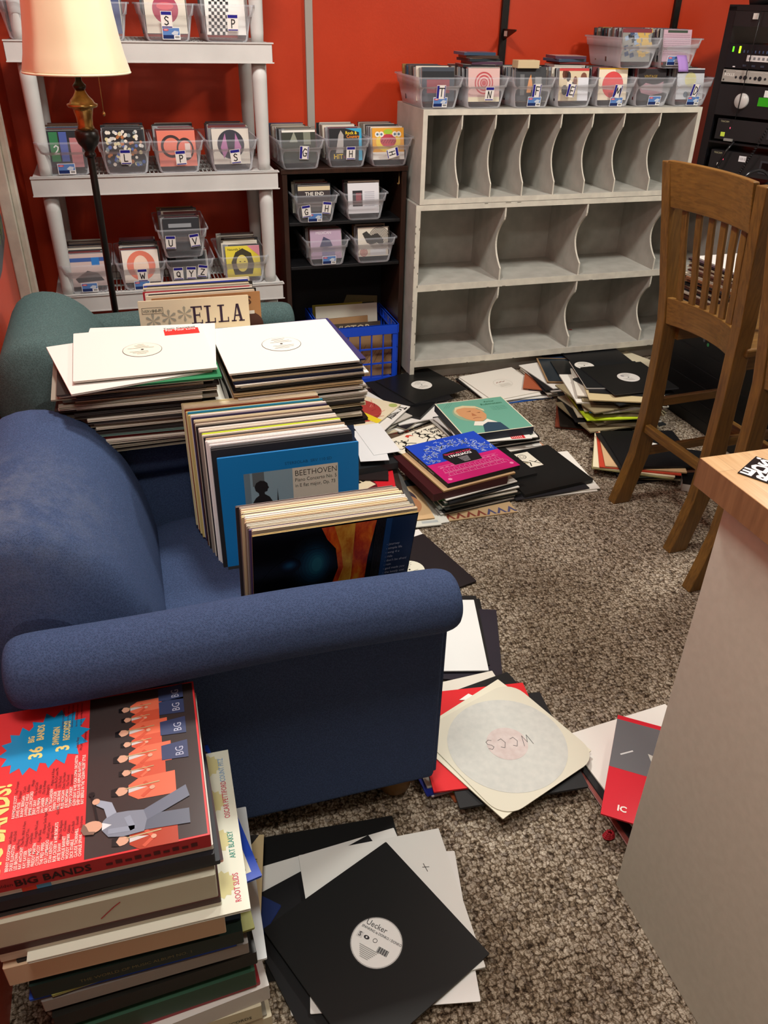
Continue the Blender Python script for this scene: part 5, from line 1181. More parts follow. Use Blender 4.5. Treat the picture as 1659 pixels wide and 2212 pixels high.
for k in range(26): 
    a = k*.9; b.tube([(.014*cos(a)*(1-.02*k), .010*sin(a)*(1-.02*k), .004+.0006*k), (.014*cos(a+.9)*(1-.02*k), .010*sin(a+.9)*(1-.02*k), .0046+.0006*k)], .003, M('#a8202c', .5), 6)
o = b.build('yarn_knot', None, (.843,.945,0)); tag(o, 'small crumpled red knot of yarn on the carpet by the pedestal', 'yarn')
# beside the navy armchair, further back
g = 'records on the carpet behind the navy armchair'
R_(.70,1.705,0,-14,.006,BLK,'#2c2c30','black record sleeve under the plain white one behind the navy armchair',g)
R_(.715,1.655,.0064,-20,.004,'#26222c','#3a3440','dark purple record sleeve under the plain white one behind the navy armchair',g)
R_(.688,1.715,.0108,-15,.004,'#1a1a1a','#303030','black record sleeve directly beneath the plain white one behind the navy armchair',g)
R_(.672,1.690,.0152,-14.5,.004,'#e6e8e6','#d8d8d4','plain white record sleeve on the carpet behind the navy armchair',g,rough=.4)
R_(.70,2.07,0,8,.004,'#e0dcd8','#d8d4cc','white sheet edge under the black sleeve behind the navy armchair',g)
R_(.724,2.017,.0044,14.4,.005,'#1c1518','#2a2024','black record sleeve with a cream label right of the front row on the navy armchair',g,lambda b,x,y: labeldisc(b,0,0,.05,'#dcdac8',seed=9),rough=.6)

# pile below the right stack: red cover, tan cover, papers
g = 'records on the carpet beside the navy and teal armchairs'
R_(.80,2.42,0,0,.005,'#d4d4cc','#c8c8be','pale grey record sleeve edge at the front of the pile beside the armchairs',g)
def D_card(b,x,y): b.rect(-x,-y,x,y,.0002,M('#cfcfc4')); b.rect(.09,-.12,.13,-.06,.0004,M('#9a9a90')); b.rect(.07,-.10,.078,-.05,.0004,M('#1c1c1c')); b.rect(.09,-.14,.15,-.125,.0004,M('#aab0b0'))
R_(.775,2.415,.0054,-4,.004,'#cfcfc4','#dcdcd4','grey printed record sleeve poking out below the tan cover beside the armchairs',g,D_card)
def D_tan(b,x,y): b.rect(-x,-y,x,y,.0002,M('#d6b488',.4)); b.disc(.02,-.01,.11,.0004,M('#4c4048',.4),n=48); b.disc(.05,-.05,.085,.0006,M('#c48c64',.4),n=40); b.rect(-x,.08,x,y-.03,.0008,M('#39424a',.4)); b.rect(-x,y-.03,x,y,.0009,M('#c8ba94'))
R_(.760,2.452,.0098,-3,.005,'#d6b488','#c4a478','tan record sleeve with a dark circle, beside the front row of the navy armchair',g,D_tan)
stack(fill_seq(PAL_DARK,.030,77), .70, 2.52, .0152, -8, 'the small pile beside the armchairs', g, .01, 5, 12, above=1)
def D_red(b,x,y):
    b.rect(-x,-y,x,y,.0002,M('#c8202c',.35)); b.disc(-.03,-.03,.12,.0004,M('#5c1c22',.35),.1,36); b.poly([(-.13,-.07),(.03,.055),(.085,-.01),(-.06,-.14)],.0006,M('#ddceb0',.4))
    for k in range(10):
        f = k/10; x0 = -.12+.145*f; y0 = -.06+.11*f
        if k % 4 != 3: b.poly([(x0,y0),(x0+.010,y0+.008),(x0+.037,y0-.024),(x0+.027,y0-.032)],.0009,M('#1a1616'))
    b.text('Elite Jazz',.09,.10,.014,.0006,M('#e0a0a0'),rot=-pi/2)
R_(.665,2.520,.058,-12,.005,'#c8202c','#a81c26','red record sleeve with a piano keyboard, beside the blue BEETHOVEN one',g,D_red,rough=.35)
def D_dark9(b,x,y): b.rect(-x,-y,x,y,.0002,M('#241c1c',.4)); b.poly([(.0,.1),(.15,.02),(.15,-.03),(.02,-.02)],.0004,M('#a8603c',.4)); b.rect(-.1,-.12,.04,-.06,.0004,M('#7c4424',.4)); b.poly([(.03,-.02),(x,.02),(x,.06),(.04,.05)],.0006,M('#6c3c2c',.4))
R_(.655,2.70,.058,0,.006,'#1c1a1a','#2a2826','black record sleeve below the orange-lit one beside the armchairs',g)
R_(.690,2.695,.0645,-16,.005,'#241c1c','#322626','dark record sleeve with orange light streaks under the blank papers',g,D_dark9)
for i, (x, y, r, lab) in enumerate(((.802,2.70,-8,'lower blank white paper sheet beside the right stack'),(.84,2.745,3,'upper blank white paper sheet beside the right stack'))):
    b = MB(); b.box(-.055,.055,-.13,.13,0,.0012,M('#dcdee0',.6)); o = b.build('paper_sheet', None, (x-.02,y+.0,.118+.002*i), (0,0,R(r))); tag(o, lab, 'paper', 'blank paper sheets')
R_(.69,2.72,.0700,5,.026,'#202224','#2c2e30','thick dark record box under the blank papers beside the right stack',g,name='record_box_set',cat='record box set',band=False)

# pagliacci pile
g = 'records in the pile topped by the blue and magenta box'; Wp = 'the pile topped by the blue and magenta box'
def D_chev(b,x,y):
    b.rect(-x,-y,x,y,.0002,M('#b49a74',.6))
    for k in range(7):
        x0 = -.12+.04*k; b.poly([(x0,-.15),(x0+.02,-.11),(x0+.04,-.15),(x0+.03,-.15),(x0+.02,-.13),(x0+.01,-.15)],.0005,M('#7a3a2c' if k < 4 else '#4a4a6c'))
R_(1.071,2.424,0,-1.2,.004,'#b49a74','#bca27c','tan zigzag lettered record sleeve, bottom of '+Wp,g,D_chev)
seq = [(.004,'#2a2a2c','#333333',.0,.0,6),(.004,'#dcdad4','#d6d2c8',-.01,.0,8),(.005,'#1c1c1c','#2a2a2a',.01,.01,4),(.004,'#161616','#222222',-.006,-.006,10),(.005,'#c8ccc4','#c0c4bc',.0,.006,4),(.005,'#1e201e','#303230',.012,.0,8),(.004,'#2a2c2a','#3a3c3a',-.01,-.004,12),
 (.005,'#dcd8cc','#d4cfc0',.004,.0,5),(.005,'#141414','#202020',.0,.01,8),(.005,'#24302a','#2c3c32',-.006,.0,10),(.004,'#e0ded8','#dad6cc',.01,.004,6),(.005,'#1a1a1c','#28282a',.0,.0,12),(.005,'#2f7a3c','#36863f',-.022,.014,10),(.004,'#e4e2dc','#dcd8ce',-.006,.004,12)]
zt = stack(seq, 1.083, 2.485, .0046, 0, Wp, g, .004, 1, 31, above=3)
R_(1.036,2.490,zt,9.6,.030,'#3c1418','#43181c','maroon record album under the blue and magenta box',g,None,.318,.4,'record_album','record album',False)
R_(1.07,2.495,zt+.0305,11,.006,'#c4a47c','#b8925f','tan record sleeve between the maroon album and the blue and magenta box',g)
def D_pag(b,x,y):
    b.rect(-x,-y,x,y,.0002,M('#c41c70',.32)); b.rect(-x,-.012,x,y,.0004,M('#1c44bc',.32))
    q = random.Random(4); LB = M('#a9bce6',.4); PK = M('#e890b8',.4)
    for k in range(150):
        a = q.random()*pi; r = .09+.055*q.random(); px, py = r*cos(a)*1.05, .0+r*sin(a)*.95
        if py > .0 and py < y-.01: b.line([(px,py),(px+q.uniform(-.012,.012),py+q.uniform(-.012,.012)),(px+q.uniform(-.014,.014),py+q.uniform(-.014,.014))],.0026,.0006,LB)
    for k in range(11): b.rect(-.125+.023*k,-.05,-.111+.023*k,-.047,.0006,PK); b.line([(-.125+.023*k,-.07),(-.118+.023*k,-.062),(-.111+.023*k,-.07)],.0014,.0006,PK); b.line([(-.125+.023*k,-.085),(-.125+.023*k,-.07)],.0014,.0006,PK); b.line([(-.111+.023*k,-.085),(-.111+.023*k,-.07)],.0014,.0006,PK)
    for yy in (-.04,-.055,-.088,-.092,-.115): b.rect(-.13,yy,.13,yy+.0016,.0007,PK)
    for k in range(9): b.line([(-.12+.03*k,-.115),(-.12+.03*k,-.1),(-.11+.03*k,-.094),(-.10+.03*k,-.1),(-.10+.03*k,-.115)],.0014,.0006,PK)
    b.poly([(-.075,.012),(-.06,.042),(-.02,.05),(.02,.05),(.06,.042),(.075,.012),(.06,-.052),(-.06,-.052)],.0009,M('#17141a',.3))
    b.text('TEATRO ALLA SCALA',0,.024,.0155,.0012,M('#d03058'),'CENTER',.8,.03); b.text('I PAGLIACCI',0,.004,.022,.0012,M('#f0ecec'),'CENTER',.82,.03)
    for k in range(5): b.rect(-.022+.002*k,-.010-.008*k,.022-.002*k,-.007-.008*k,.0012,M('#a8a4a8'))
    b.disc(-.135,-.135,.008,.0006,PK,n=12); b.disc(.14,-.13,.008,.0006,PK,n=12)
o = R_(1.091,2.512,zt+.037,11.3,.019,'#c41c70','#17141a','blue and magenta opera box set with a black centre plaque, topmost of its pile',g,D_pag,.318,.32,'record_box_set','record box set',False)
b = MB(); b.T = Matrix(((0,0,-1,-.1596),(-1,0,0,0),(0,1,0,0),(0,0,0,1))); b.text('TEATRO ALLA SCALA   LEONCAVALLO   I PAGLIACCI',-.14,.006,.010,0,M('#c9c4c4'),sx=.85); b.build('spine_lettering', o)
# tommy boy sleeve, behind
g = 'records on the carpet between the piles'
def D_tommy(b,x,y):
    b.rect(-x,-y,x,y,.0002,M('#e8e2cf',.5)); k_ = M('#141210')
    def dancer(px,py,s,m=1):
        b.disc(px,py+.030*s,.0055*s,.0006,k_,n=12); b.poly([(px-.006*s,py),(px-.008*s,py+.022*s),(px+.008*s,py+.022*s),(px+.006*s,py)],.0006,k_)
        b.line([(px,py+.02*s),(px-.02*s*m,py+.026*s),(px-.03*s*m,py+.014*s)],.003*s,.0007,k_); b.line([(px,py+.02*s),(px+.02*s*m,py+.014*s),(px+.03*s*m,py+.024*s)],.003*s,.0008,k_)
        b.line([(px,py),(px-.016*s*m,py-.012*s),(px-.012*s*m,py-.032*s)],.0042*s,.0009,k_); b.line([(px,py),(px+.018*s*m,py-.008*s),(px+.034*s*m,py-.022*s)],.0042*s,.001,k_)
    b.T = b.T @ Matrix.Rotation(R(-28), 4, 'Z')
    b.T = b.T @ Matrix.Rotation(R(28), 4, 'Z')
    for (px,py,s,m) in ((.015,.115,1,1),(.03,.07,1,-1),(.075,.045,1,1),(-.085,.085,1,1),(-.11,.04,1.1,-1),(-.09,-.02,1,1)): dancer(px,py,s,m)
    b.text('Tommy',.055,.118,.034,.0006,k_,bold=.03,sx=.8); b.text('Boy',.065,.09,.034,.0006,k_,bold=.03,sx=.8); b.text('Xort',-.15,.115,.03,.0006,k_,bold=.03,sx=.8)
    b.poly([(-.045,.12),(-.03,.132),(-.015,.12),(-.02,.135),(-.035,.145),(-.05,.138)],.0006,M('#c43c2c')); b.ring(0,0,.05,.052,.0006,M('#8a8678')); b.disc(0,0,.05,.0005,M('#dcd8cc'),n=40)
R_(1.205,2.78,0,16,.006,'#1f2a28','#2a3634','dark green record sleeve under the dancing figures sleeve',g)
stack(fill_seq(PAL_DARK,.028,50), 1.09, 2.75, .0064, 12, 'the low pile of the dancing figures sleeve', g, .012, 6, 3, above=1)
R_(1.080,2.762,.042,22,.004,'#e8e2cf','#d8d0b8','cream record sleeve with black dancing figures between the piles',g,D_tommy)
R_(1.145,2.57,.0,3,.045,'#1b1b1b','#242424','thick black record box right behind the blue and magenta box',g,None,LPS,.4,'record_box_set','record box set',False) if False else None
# black with sticker pile
g = 'records in the low pile with the white figure sticker'
R_(1.441,2.488,0,-2.4,.005,'#dedcd4','#d6d2c6','white record sleeve under the black one with the figure sticker',g)
R_(1.46,2.50,.0054,-4,.004,'#e6e4dc','#dcd8cc','second white record sleeve under the black one with the figure sticker',g)
R_(1.40,2.49,.0098,2,.004,'#26262a','#3a3a40','charcoal record sleeve under the black one with the figure sticker',g)
def D_stick(b,x,y):
    b.T = b.T @ Matrix.Translation((.040,.02,0)); b.rect(-.135,-.005,-.0,.115,.0004,M('#e0dccb',.4)); k_ = M('#1c1a16'); b.ring(-.045,.085,.016,.0185,.0007,k_,24); b.ring(-.045,.085,.008,.0098,.0007,k_,20)
    b.line([(-.10,.09),(-.085,.10),(-.09,.08)],.003,.0007,k_); b.line([(-.12,.055),(-.08,.05),(-.05,.03)],.006,.0007,M('#6a5a1c')); b.line([(-.06,.05),(-.04,.03),(-.05,.005)],.005,.0007,k_); b.line([(-.035,.045),(-.02,.03),(-.005,.035)],.004,.0007,k_); b.line([(-.02,.03),(-.004,.012)],.004,.0007,k_)
R_(1.42,2.51,.0142,7.5,.014,'#151515','#1f1f1f','thick black record box with a white figure sticker on the carpet',g,D_stick,LPS,.4,'record_box_set','record box set',False)
R_(1.214,2.587,.0,9.0,.034,'#171717','#202020','thick black record box between the sticker box and the blue and magenta box',g,None,LPS,.4,'record_box_set','record box set',False)
R_(1.216,2.588,.0345,9.0,.0045,'#151515','#242424','plain black record sleeve just behind the blue and magenta box',g)
# rubinstein pile
g = 'records in the pile topped by the teal portrait box'; Wr = 'the pile topped by the teal portrait box'
seq = [(.004,'#1c1c1c','#2a2a2a',.03,-.01,-8),(.004,'#dedcd6','#d8d4ca',.03,-.02,-3),(.004,'#8c8680','#a39c94',.035,-.01,2),(.005,'#e4e2dc','#dcd8d0',.034,-.015,-2),(.004,'#c49478','#c08c6c',.036,-.012,6),(.004,'#e0dcd4','#d8d2c4',.03,-.015,2),(.006,'#e2e0da','#dcd8d0',.034,-.006,0),(.005,'#1a1a1c','#28282a',.03,.0,3),(.005,'#26262a','#34343a',-.02,.01,5),(.004,'#e6e4de','#dedad2',.028,.0,2),
 (.005,'#1c1a1a','#2a2626',.026,.004,4),(.004,'#bcbab4','#c8c4bc',-.022,.0,8),(.005,'#242424','#333333',-.02,.0,3),(.004,'#e0dedc','#dad8d2',-.01,.0,12),(.005,'#161616','#242424',.018,-.004,0),(.004,'#e6e4dc','#dedacc',.02,.0,-4)]
zt = stack(seq, 1.335, 2.85, .0003, 0, Wr, g, .004, 1, 44, above=2)
def D_rlab(b,x,y): b.rect(.07,-y+.004,.13,-y+.04,.0004,M('#d02a30',.4)); [b.rect(.075+.008*k,-y+.008,.078+.008*k,-y+.03,.0006,M('#e8c8c4')) for k in range(6)]
R_(1.325,2.838,zt,-5,.004,'#e8e6e0','#dedad2','white record sleeve with a red label, just under the teal portrait box',g,D_rlab); zt += .0045
def D_rub(b,x,y):
    b.rect(-x,-y,x,y,.0002,M('#e4dcc4',.35)); b.rect(-x+.005,-y+.005,x-.005,y-.005,.0004,M('#6aa692',.4))
    b.disc(-.06,.03,.062,.0006,M('#8aa88c',.4),.075,30); b.disc(-.055,.045,.056,.0008,M('#c8b890',.4),.058,30)
    b.poly([(-.10,.06),(-.085,.085),(-.05,.09),(-.01,.075),(.012,.04),(.015,.0),(.0,-.035),(-.025,-.055),(-.055,-.05),(-.085,-.02),(-.10,.02)],.001,M('#c89468',.45))
    b.poly([(-.105,.06),(-.09,.098),(-.05,.108),(-.0,.09),(.024,.05),(.02,.03),(-.0,.07),(-.05,.088),(-.088,.08)],.0012,M('#d4c49c',.45))
    b.poly([(-.06,.045),(-.035,.05),(-.04,.043)],.0014,M('#7c4a34')); b.poly([(-.02,.03),(-.0,.028),(-.008,.022)],.0014,M('#7c4a34')); b.poly([(-.04,.03),(-.028,.0),(-.05,.002)],.0014,M('#a86c48')); b.line([(-.055,-.022),(-.035,-.018),(-.02,-.024)],.003,.0014,M('#8c4038'))
    b.poly([(-.06,-.05),(-.025,-.06),(.0,-.04),(.03,-.08),(-.03,-.1),(-.08,-.085)],.0013,M('#e4e0d4',.45)); b.poly([(-.04,-.09),(-.01,-.07),(.04,-.085),(.05,-y+.006),(-.06,-y+.006)],.0015,M('#2c4458',.45))
    for k in range(3): b.line([(-.14+.01*k,.10),(-.10+.01*k,.15)],.001,.0007,M('#3c6c5c'))
    b.text('Artur',.055,.115,.022,.0007,M('#1f5c3e'),bold=.01); b.text('Rubinstein',.03,.09,.024,.0007,M('#1f5c3e'),bold=.01)
    for k in range(3): b.text('THE BRAHMS', .06, .06-.014*k, .012, .0007, M('#4f8c78'))
R_(1.324,2.856,zt,1.5,.034,'#6aa692','#1c2230','teal boxed record set with a painted portrait, topmost of its pile on the carpet',g,D_rub,.318,.35,'record_box_set','record box set',False)
# by the crate: black sleeves
g = 'records on the carpet in front of the blue crate'
stack(fill_seq([(BLK,BE),('#1c1c20','#2a2a30'),('#e0ded8','#d8d4cc')],.012,90), 1.06, 3.20, .0003, 25, 'the low black pile by the blue crate', g, .012, 8, 9, above=5)
R_(1.045,3.205,.0165,40,.005,'#211d22','#c8c0ac','dark plum record sleeve low in front of the blue crate',g,lambda b,x,y: b.rect(-.12,-.13,-.09,-.11,.0004,M('#5c7c94')))
R_(1.14,3.20,.022,8,.004,'#e2e0dc','#d8d4cc','white record sleeve corner under the black ones in front of the blue crate',g)
R_(1.10,3.27,.0265,48,.012,'#131315','#1c1c1e','thick black record box in front of the blue crate',g,None,LPS,.3,'record_box_set','record box set',False)
R_(1.150,3.335,.039,6,.005,'#171719','#222225','black record sleeve second from the top in front of the blue crate',g,lambda b,x,y: b.text('STEREO',-.1,.13,.02,.0004,M('#a8a8ac')))
R_(1.225,3.372,.0445,18.7,.004,BLK,'#2c2c2e','black record sleeve with a white label, topmost in front of the blue crate',g,lambda b,x,y: labeldisc(b,0,-.005,.05,'#e4e2da',seed=3),rough=.35)
g = 'records on the carpet between the right stack and the blue crate'
Wt = 'the mixed pile by the blue crate'
seq = [(.004,'#5c4a3c','#8a6c54',.0,.0,-8),(.004,'#7c2c24','#8c3428',.0,.0,4),(.004,'#c8bca0','#cfc2a4',.02,.0,16),(.004,'#e0ded8','#d8d4ca',.0,.0,30),(.004,'#26221f','#3a342e',-.01,.0,20),(.005,'#d8d4c8','#cfc8b8',.0,.0,40),(.004,'#3a3836','#55504a',.01,.01,34),(.005,'#1c1c1c','#2a2a2a',-.01,.0,46),(.004,'#c0bcb4','#c4beb2',.0,.0,28),(.005,'#2a2a2c','#3a3a3c',.0,.0,52)]
zt = stack(seq, .865, 3.13, .0003, 0, Wt, g, .006, 2, 71, above=3)
def D_tommy2(b,x,y): b.rect(-x,-y,x,y,.0002,M('#e4e2dc')); b.rect(-x,-y+.05,x,y,.0004,M('#1b1a1a')); b.text('Tommy',.14,-y+.042,.05,.0006,M('#171514'),'LEFT',.9,.03,pi); b.text('COMMITTED',.1,-.03,.03,.0008,M('#b8b4ac'),'LEFT',.7,0,pi)
R_(.875,3.135,zt,48,.004,'#1b1a1a','#d8d4cc','black record sleeve with upside-down Tommy lettering near the blue crate',g,D_tommy2)
R_(.84,3.20,zt+.0045,20,.004,'#dcdcd8','#d4d2ca','pale sleeve under the red-haired face sleeve',g)
def D_face(b,x,y):
    b.rect(-x,-y,x,y,.0002,M('#e2d6b8',.5)); b.disc(-.01,.0,.125,.0004,M('#a83c34',.5),.13,36); b.disc(-.03,.03,.07,.0006,M('#d8a898',.5),.08,28); q = random.Random(8)
    for k in range(60): a = q.random()*6.28; r = .08+.05*q.random(); b.line([(-.01+r*cos(a),r*sin(a)),(-.01+(r+.02)*cos(a+.2),(r+.02)*sin(a+.2))],.003,.0008,M(q.choice(['#8c2c28','#c45c4c','#d88a78'])))
    b.poly([(-.07,-y+.0),(-.03,-y),(.045,.10),(.0,.12)],.001,M('#e4cc28',.5)); b.disc(.13,-.13,.02,.0006,M('#a8b468'),n=12)
R_(.835,3.155,zt+.009,46,.004,'#e2d6b8','#d8ccb0','record sleeve with a red-haired face and a yellow strip, beside the right stack',g,D_face)
# white ones in front of cabinet
g = 'white records on the carpet under the cabinets'
R_(1.665,3.325,0,2,.004,'#1c54b0','#2464c0','blue record sleeve, bottom of the white pile under the cabinets',g)
R_(1.635,3.330,.0044,6,.003,'#e8e8e4','#dcdcd6','thin white sleeve low in the white pile under the cabinets',g)
R_(1.67,3.33,.0078,-4,.004,'#e4e4e0','#dadad4','white sleeve third from the top of the white pile under the cabinets',g)
R_(1.62,3.345,.0122,9,.004,BLK,BE,'black record sleeve inside the white pile under the cabinets',g)
R_(1.626,3.325,.0166,6,.004,'#e8e6de','#dedad0','white record sleeve second from the top of the white pile under the cabinets',g)
R_(1.640,3.345,.021,10,.004,'#e6e2d8','#dcd8cc','white record sleeve with a faint stamped label, topmost of the white pile under the cabinets',g,lambda b,x,y: (b.ring(0,0,.046,.048,.0004,M('#cdc9bc')), b.line([(-.03,.01),(-.02,.02),(-.01,.012),(.0,.022),(.012,.014),(.022,.02)],.003,.0005,M('#8a4a3a')), [b.rect(-.03,-.01-.008*k,.03,-.008-.008*k,.0004,M('#b0ac9e')) for k in range(4)]))
# AT pile
g = 'records in the pile at the foot of the cabinets'; Wa = 'the pile at the foot of the cabinets'
seq = [(.005,'#7a3c28','#84452e',.04,.0,-20),(.004,'#c8b48c','#c4ac80',.03,.01,-6),(.005,'#3c2c28','#4c3830',.02,.0,-14),(.005,'#dcd8cc','#d4cfc0',.03,.0,-4),(.004,'#1e1e20','#2c2c30',.02,.0,-10),(.005,'#2a2440','#34304c',.0,.01,-22),(.004,'#d8d4c8','#cfcaba',.01,.0,-2),(.005,'#a85a3c','#b06444',-.02,.0,-28),(.004,'#26262a','#3a3a40',.02,.0,-8),(.005,'#dedcd6','#d6d2c8',.02,.0,2),(.005,'#1c1c1e','#2a2a2c',.01,.0,-4)]
zt = stack(seq, 1.93, 3.31, .0003, 0, Wa, g, .006, 2, 15, above=4)
def D_at(b,x,y): b.text('AT',-.07,-y+.012,.05,.0004,M('#8c8a86'),bold=.03)
R_(1.951,3.329,zt,6.6,.004,'#e2e0da','#d8d4cc','white record sleeve lettered AT, in '+Wa,g,D_at)
R_(2.08,3.385,zt+.0045,-8,.004,'#2a3c58','#34506c','dark blue picture sleeve at the back of '+Wa,g)
def D_t6(b,x,y): b.rect(-x,-y,x,y,.0002,M('#9c7c58')); b.rect(-x+.008,-y+.008,x-.008,y-.008,.0004,M('#1f2a33',.3))
R_(2.003,3.323,zt+.009,-16,.005,'#9c7c58','#8a6c4c','dark record sleeve with a tan border on '+Wa,g,D_t6,rough=.3)
R_(2.057,3.259,zt+.0145,-13.5,.005,'#141618','#202224','black glossy record sleeve on '+Wa,g,None,LPS,.25)
R_(2.36,3.36,zt-.02,20,.004,'#d8cfb4','#cdc2a4','cream record sleeve behind the big pile at the foot of the cabinets',g)
R_(2.19,3.40,zt+.020,-4,.004,'#18181a','#242428','black sleeve leaning at the back by the cabinet plinth',g)
# the big messy pile
g = 'records in the big messy pile by the wooden chair'; Wm = 'the big messy pile by the oak chair'
q = random.Random(52)
mess = []; pal3 = [('#1c1c1e','#2a2a2c'),('#dcd8cc','#d4cebe'),('#161618','#222226'),('#c8c0a8','#c4ba9c'),('#26282a','#3a3c3e'),('#e2e0d8','#d8d4c8'),('#8c8064','#94886a'),('#2c2420','#3c302a'),('#b4ac94','#bcb49c')]
ntot = 31
for i in range(ntot):
    f = i/ntot; c, e = q.choice(pal3); t = q.choice([.0045,.0055,.006])
    mess.append((t, c, e, q.uniform(-.05,.04)-.03*sin(f*3), q.uniform(-.035,.035), q.uniform(-24,16)))
mess[17] = (.005,'#b8d02c','#bcd430',-.05,-.045,-10); mess[1] = (.005,'#6c3424','#743a28',-.09,.03,-28); mess[3] = (.005,'#1c1814','#2c241e',-.08,.03,-24)
zt = stack(mess, 1.985, 2.905, .0003, 0, Wm, g, .004, 1, 60, above=4)
R_(1.97,2.86,zt,-20,.005,'#c8b890','#c4b084','tan printed sleeve near the top of '+Wm,g)
R_(2.01,2.91,zt+.0055,-24,.005,'#1a1a1c','#2a2a2c','black record sleeve third from the top of '+Wm,g)
b = MB()
R_(1.995,2.975,zt+.011,-14,.005,'#16181a','#e0ded8','black white-edged record sleeve, second from top of '+Wm,g,lambda b,x,y: labeldisc(b,-.1,.1,.045,'#e0ded6',seed=5))
R_(2.04,2.91,zt+.0165,-0.6,.005,BLK,'#3a3a3c','black record sleeve with speckled label, topmost of '+Wm,g,lambda b,x,y: (labeldisc(b,.0,.0,.05,'#cfcdc8',seed=13), b.disc(-.02,.02,.008,.0009,M('#8c8a90'),n=12)),rough=.35)
for i, (dx, c, nm) in enumerate(((0, '#2a78c8', 'blue'), (.022, '#e0582c', 'orange'))):
    b = MB(); b.box(-.011,.011,-.008,.008,0,.0015,M(c)); o = b.build('sticky_tab', None, (1.79+dx,2.765,zt-.055), (0,0,R(-15))); tag(o, nm+' sticky tab on the front edge of the big messy pile', 'sticky tab')
# lower pile under the chair
g = 'records in the pile under the wooden chair'; Wc = 'the pile under the wooden chair'
seq = [(.005,'#1c1a1c','#262428',.0,.0,8),(.004,'#dcd4bc','#d4c8a8',.02,-.01,-10),(.005,'#161618','#222224',.0,.0,-3),(.005,'#2a1c30','#34243c',.01,.0,-8),(.004,'#b4c8c8','#a8c0c4',.0,.0,0),(.005,'#1b1b1d','#2a2a2c',.0,.0,-6),(.005,'#9c6c54','#a87860',.01,.0,-4),(.004,'#8a8458','#948e60',-.055,.0,-24),(.005,'#e0d8b8','#d8ceac',-.05,.0,-22),(.004,'#b8402c','#c04830',-.035,.0,-20),(.005,'#c8a880','#c4a278',-.02,.0,-16),(.005,'#1c1c1c','#2a2a2a',.0,.0,-4)]
zt = stack(seq, 1.895, 2.495, .0003, -8, Wc, g, .004, 1, 81, above=1)
R_(1.910,2.495,zt,-13.4,.005,'#141416','#242426','black record sleeve with a white label, topmost of '+Wc,g,lambda b,x,y: labeldisc(b,.01,.0,.05,'#d8d6d0',seed=15),rough=.35)
R_(2.13,2.30,.0003,-32,.03,'#141416','#c8c8c4','thick dark record box with a pale edge right of '+Wc,g,None,LPS,.4,'record_box_set','record box set',False)

# ------------------------------------------------------------------ floor lamp
def lamp():
    t = thing('floor_lamp', 'tall dark bronze floor lamp with a cream bell shade behind the teal armchair', 'lamp', (-0.088, 2.80, 0.0))
    b = MB(); prof = [(0.148, 1.392), (0.1475, 1.40), (0.137, 1.44), (0.128, 1.49), (0.120, 1.55), (0.113, 1.62), (0.105, 1.70)]
    n = 64; P = []
    for r, z in prof:
        row = []
        for k in range(n):
            a = 2*pi*k/n; u_ = (k % 8)/8.0; s = 1.0-0.034*sin(pi*u_); row.append((r*s*cos(a), r*s*sin(a), z))
        P.append(row)
    b.grid(P, SHADE, closed_v=True); o = b.build('shade', t); sd = o.modifiers.new('s', 'SOLIDIFY'); sd.thickness = 0.0018
    q = MB(); q.tube([(0.1485*cos(2*pi*k/48), 0.1485*sin(2*pi*k/48), 1.394) for k in range(49)], 0.003, SHADE, 8, False); q.build('shade_trim', o)
    b = MB(); b.lathe([(0.010, 0.03), (0.011, 1.165), (0.011, 1.17)], BLKMET, 20); b.build('pole', t)
    b = MB(); b.lathe([(0.13, 0.0), (0.13, 0.012), (0.10, 0.022), (0.04, 0.034), (0.014, 0.05)], BLKMET, 32); b.build('base', t)
    b = MB(); b.lathe([(0.012, 1.165), (0.017, 1.168), (0.017, 1.176), (0.013, 1.182), (0.018, 1.190), (0.030, 1.205), (0.0355, 1.222), (0.034, 1.238), (0.028, 1.243)], BLKMET, 28); b.build('collar', t)
    b = MB(); b.lathe([(0.026, 1.240), (0.022, 1.255), (0.0235, 1.275), (0.028, 1.294), (0.029, 1.300), (0.041, 1.303), (0.044, 1.307), (0.044, 1.311), (0.036, 1.314), (0.032, 1.322), (0.022, 1.332), (0.016, 1.342), (0.013, 1.350)], BRONZE, 28); b.build('urn', t)
    b = MB(); b.lathe([(0.013, 1.348), (0.018, 1.353), (0.019, 1.360), (0.013, 1.366), (0.009, 1.372), (0.009, 1.44)], M('#3a3028', 0.25, 0.5, 0.8), 20); b.build('neck', t)
    b = MB(); b.tube([(0.057, -0.01, 1.44), (0.057, -0.01, 1.29)], 0.0011, M('#b89458', 0.3, 0.5, 0.9), 6); b.lathe([(0.0005, 1.278), (0.004, 1.281), (0.005, 1.286), (0.003, 1.290), (0.001, 1.292)], M('#b89458', 0.3, 0.5, 0.9), 12, 0.057, -0.01); b.build('pull_chain', t)
lamp()

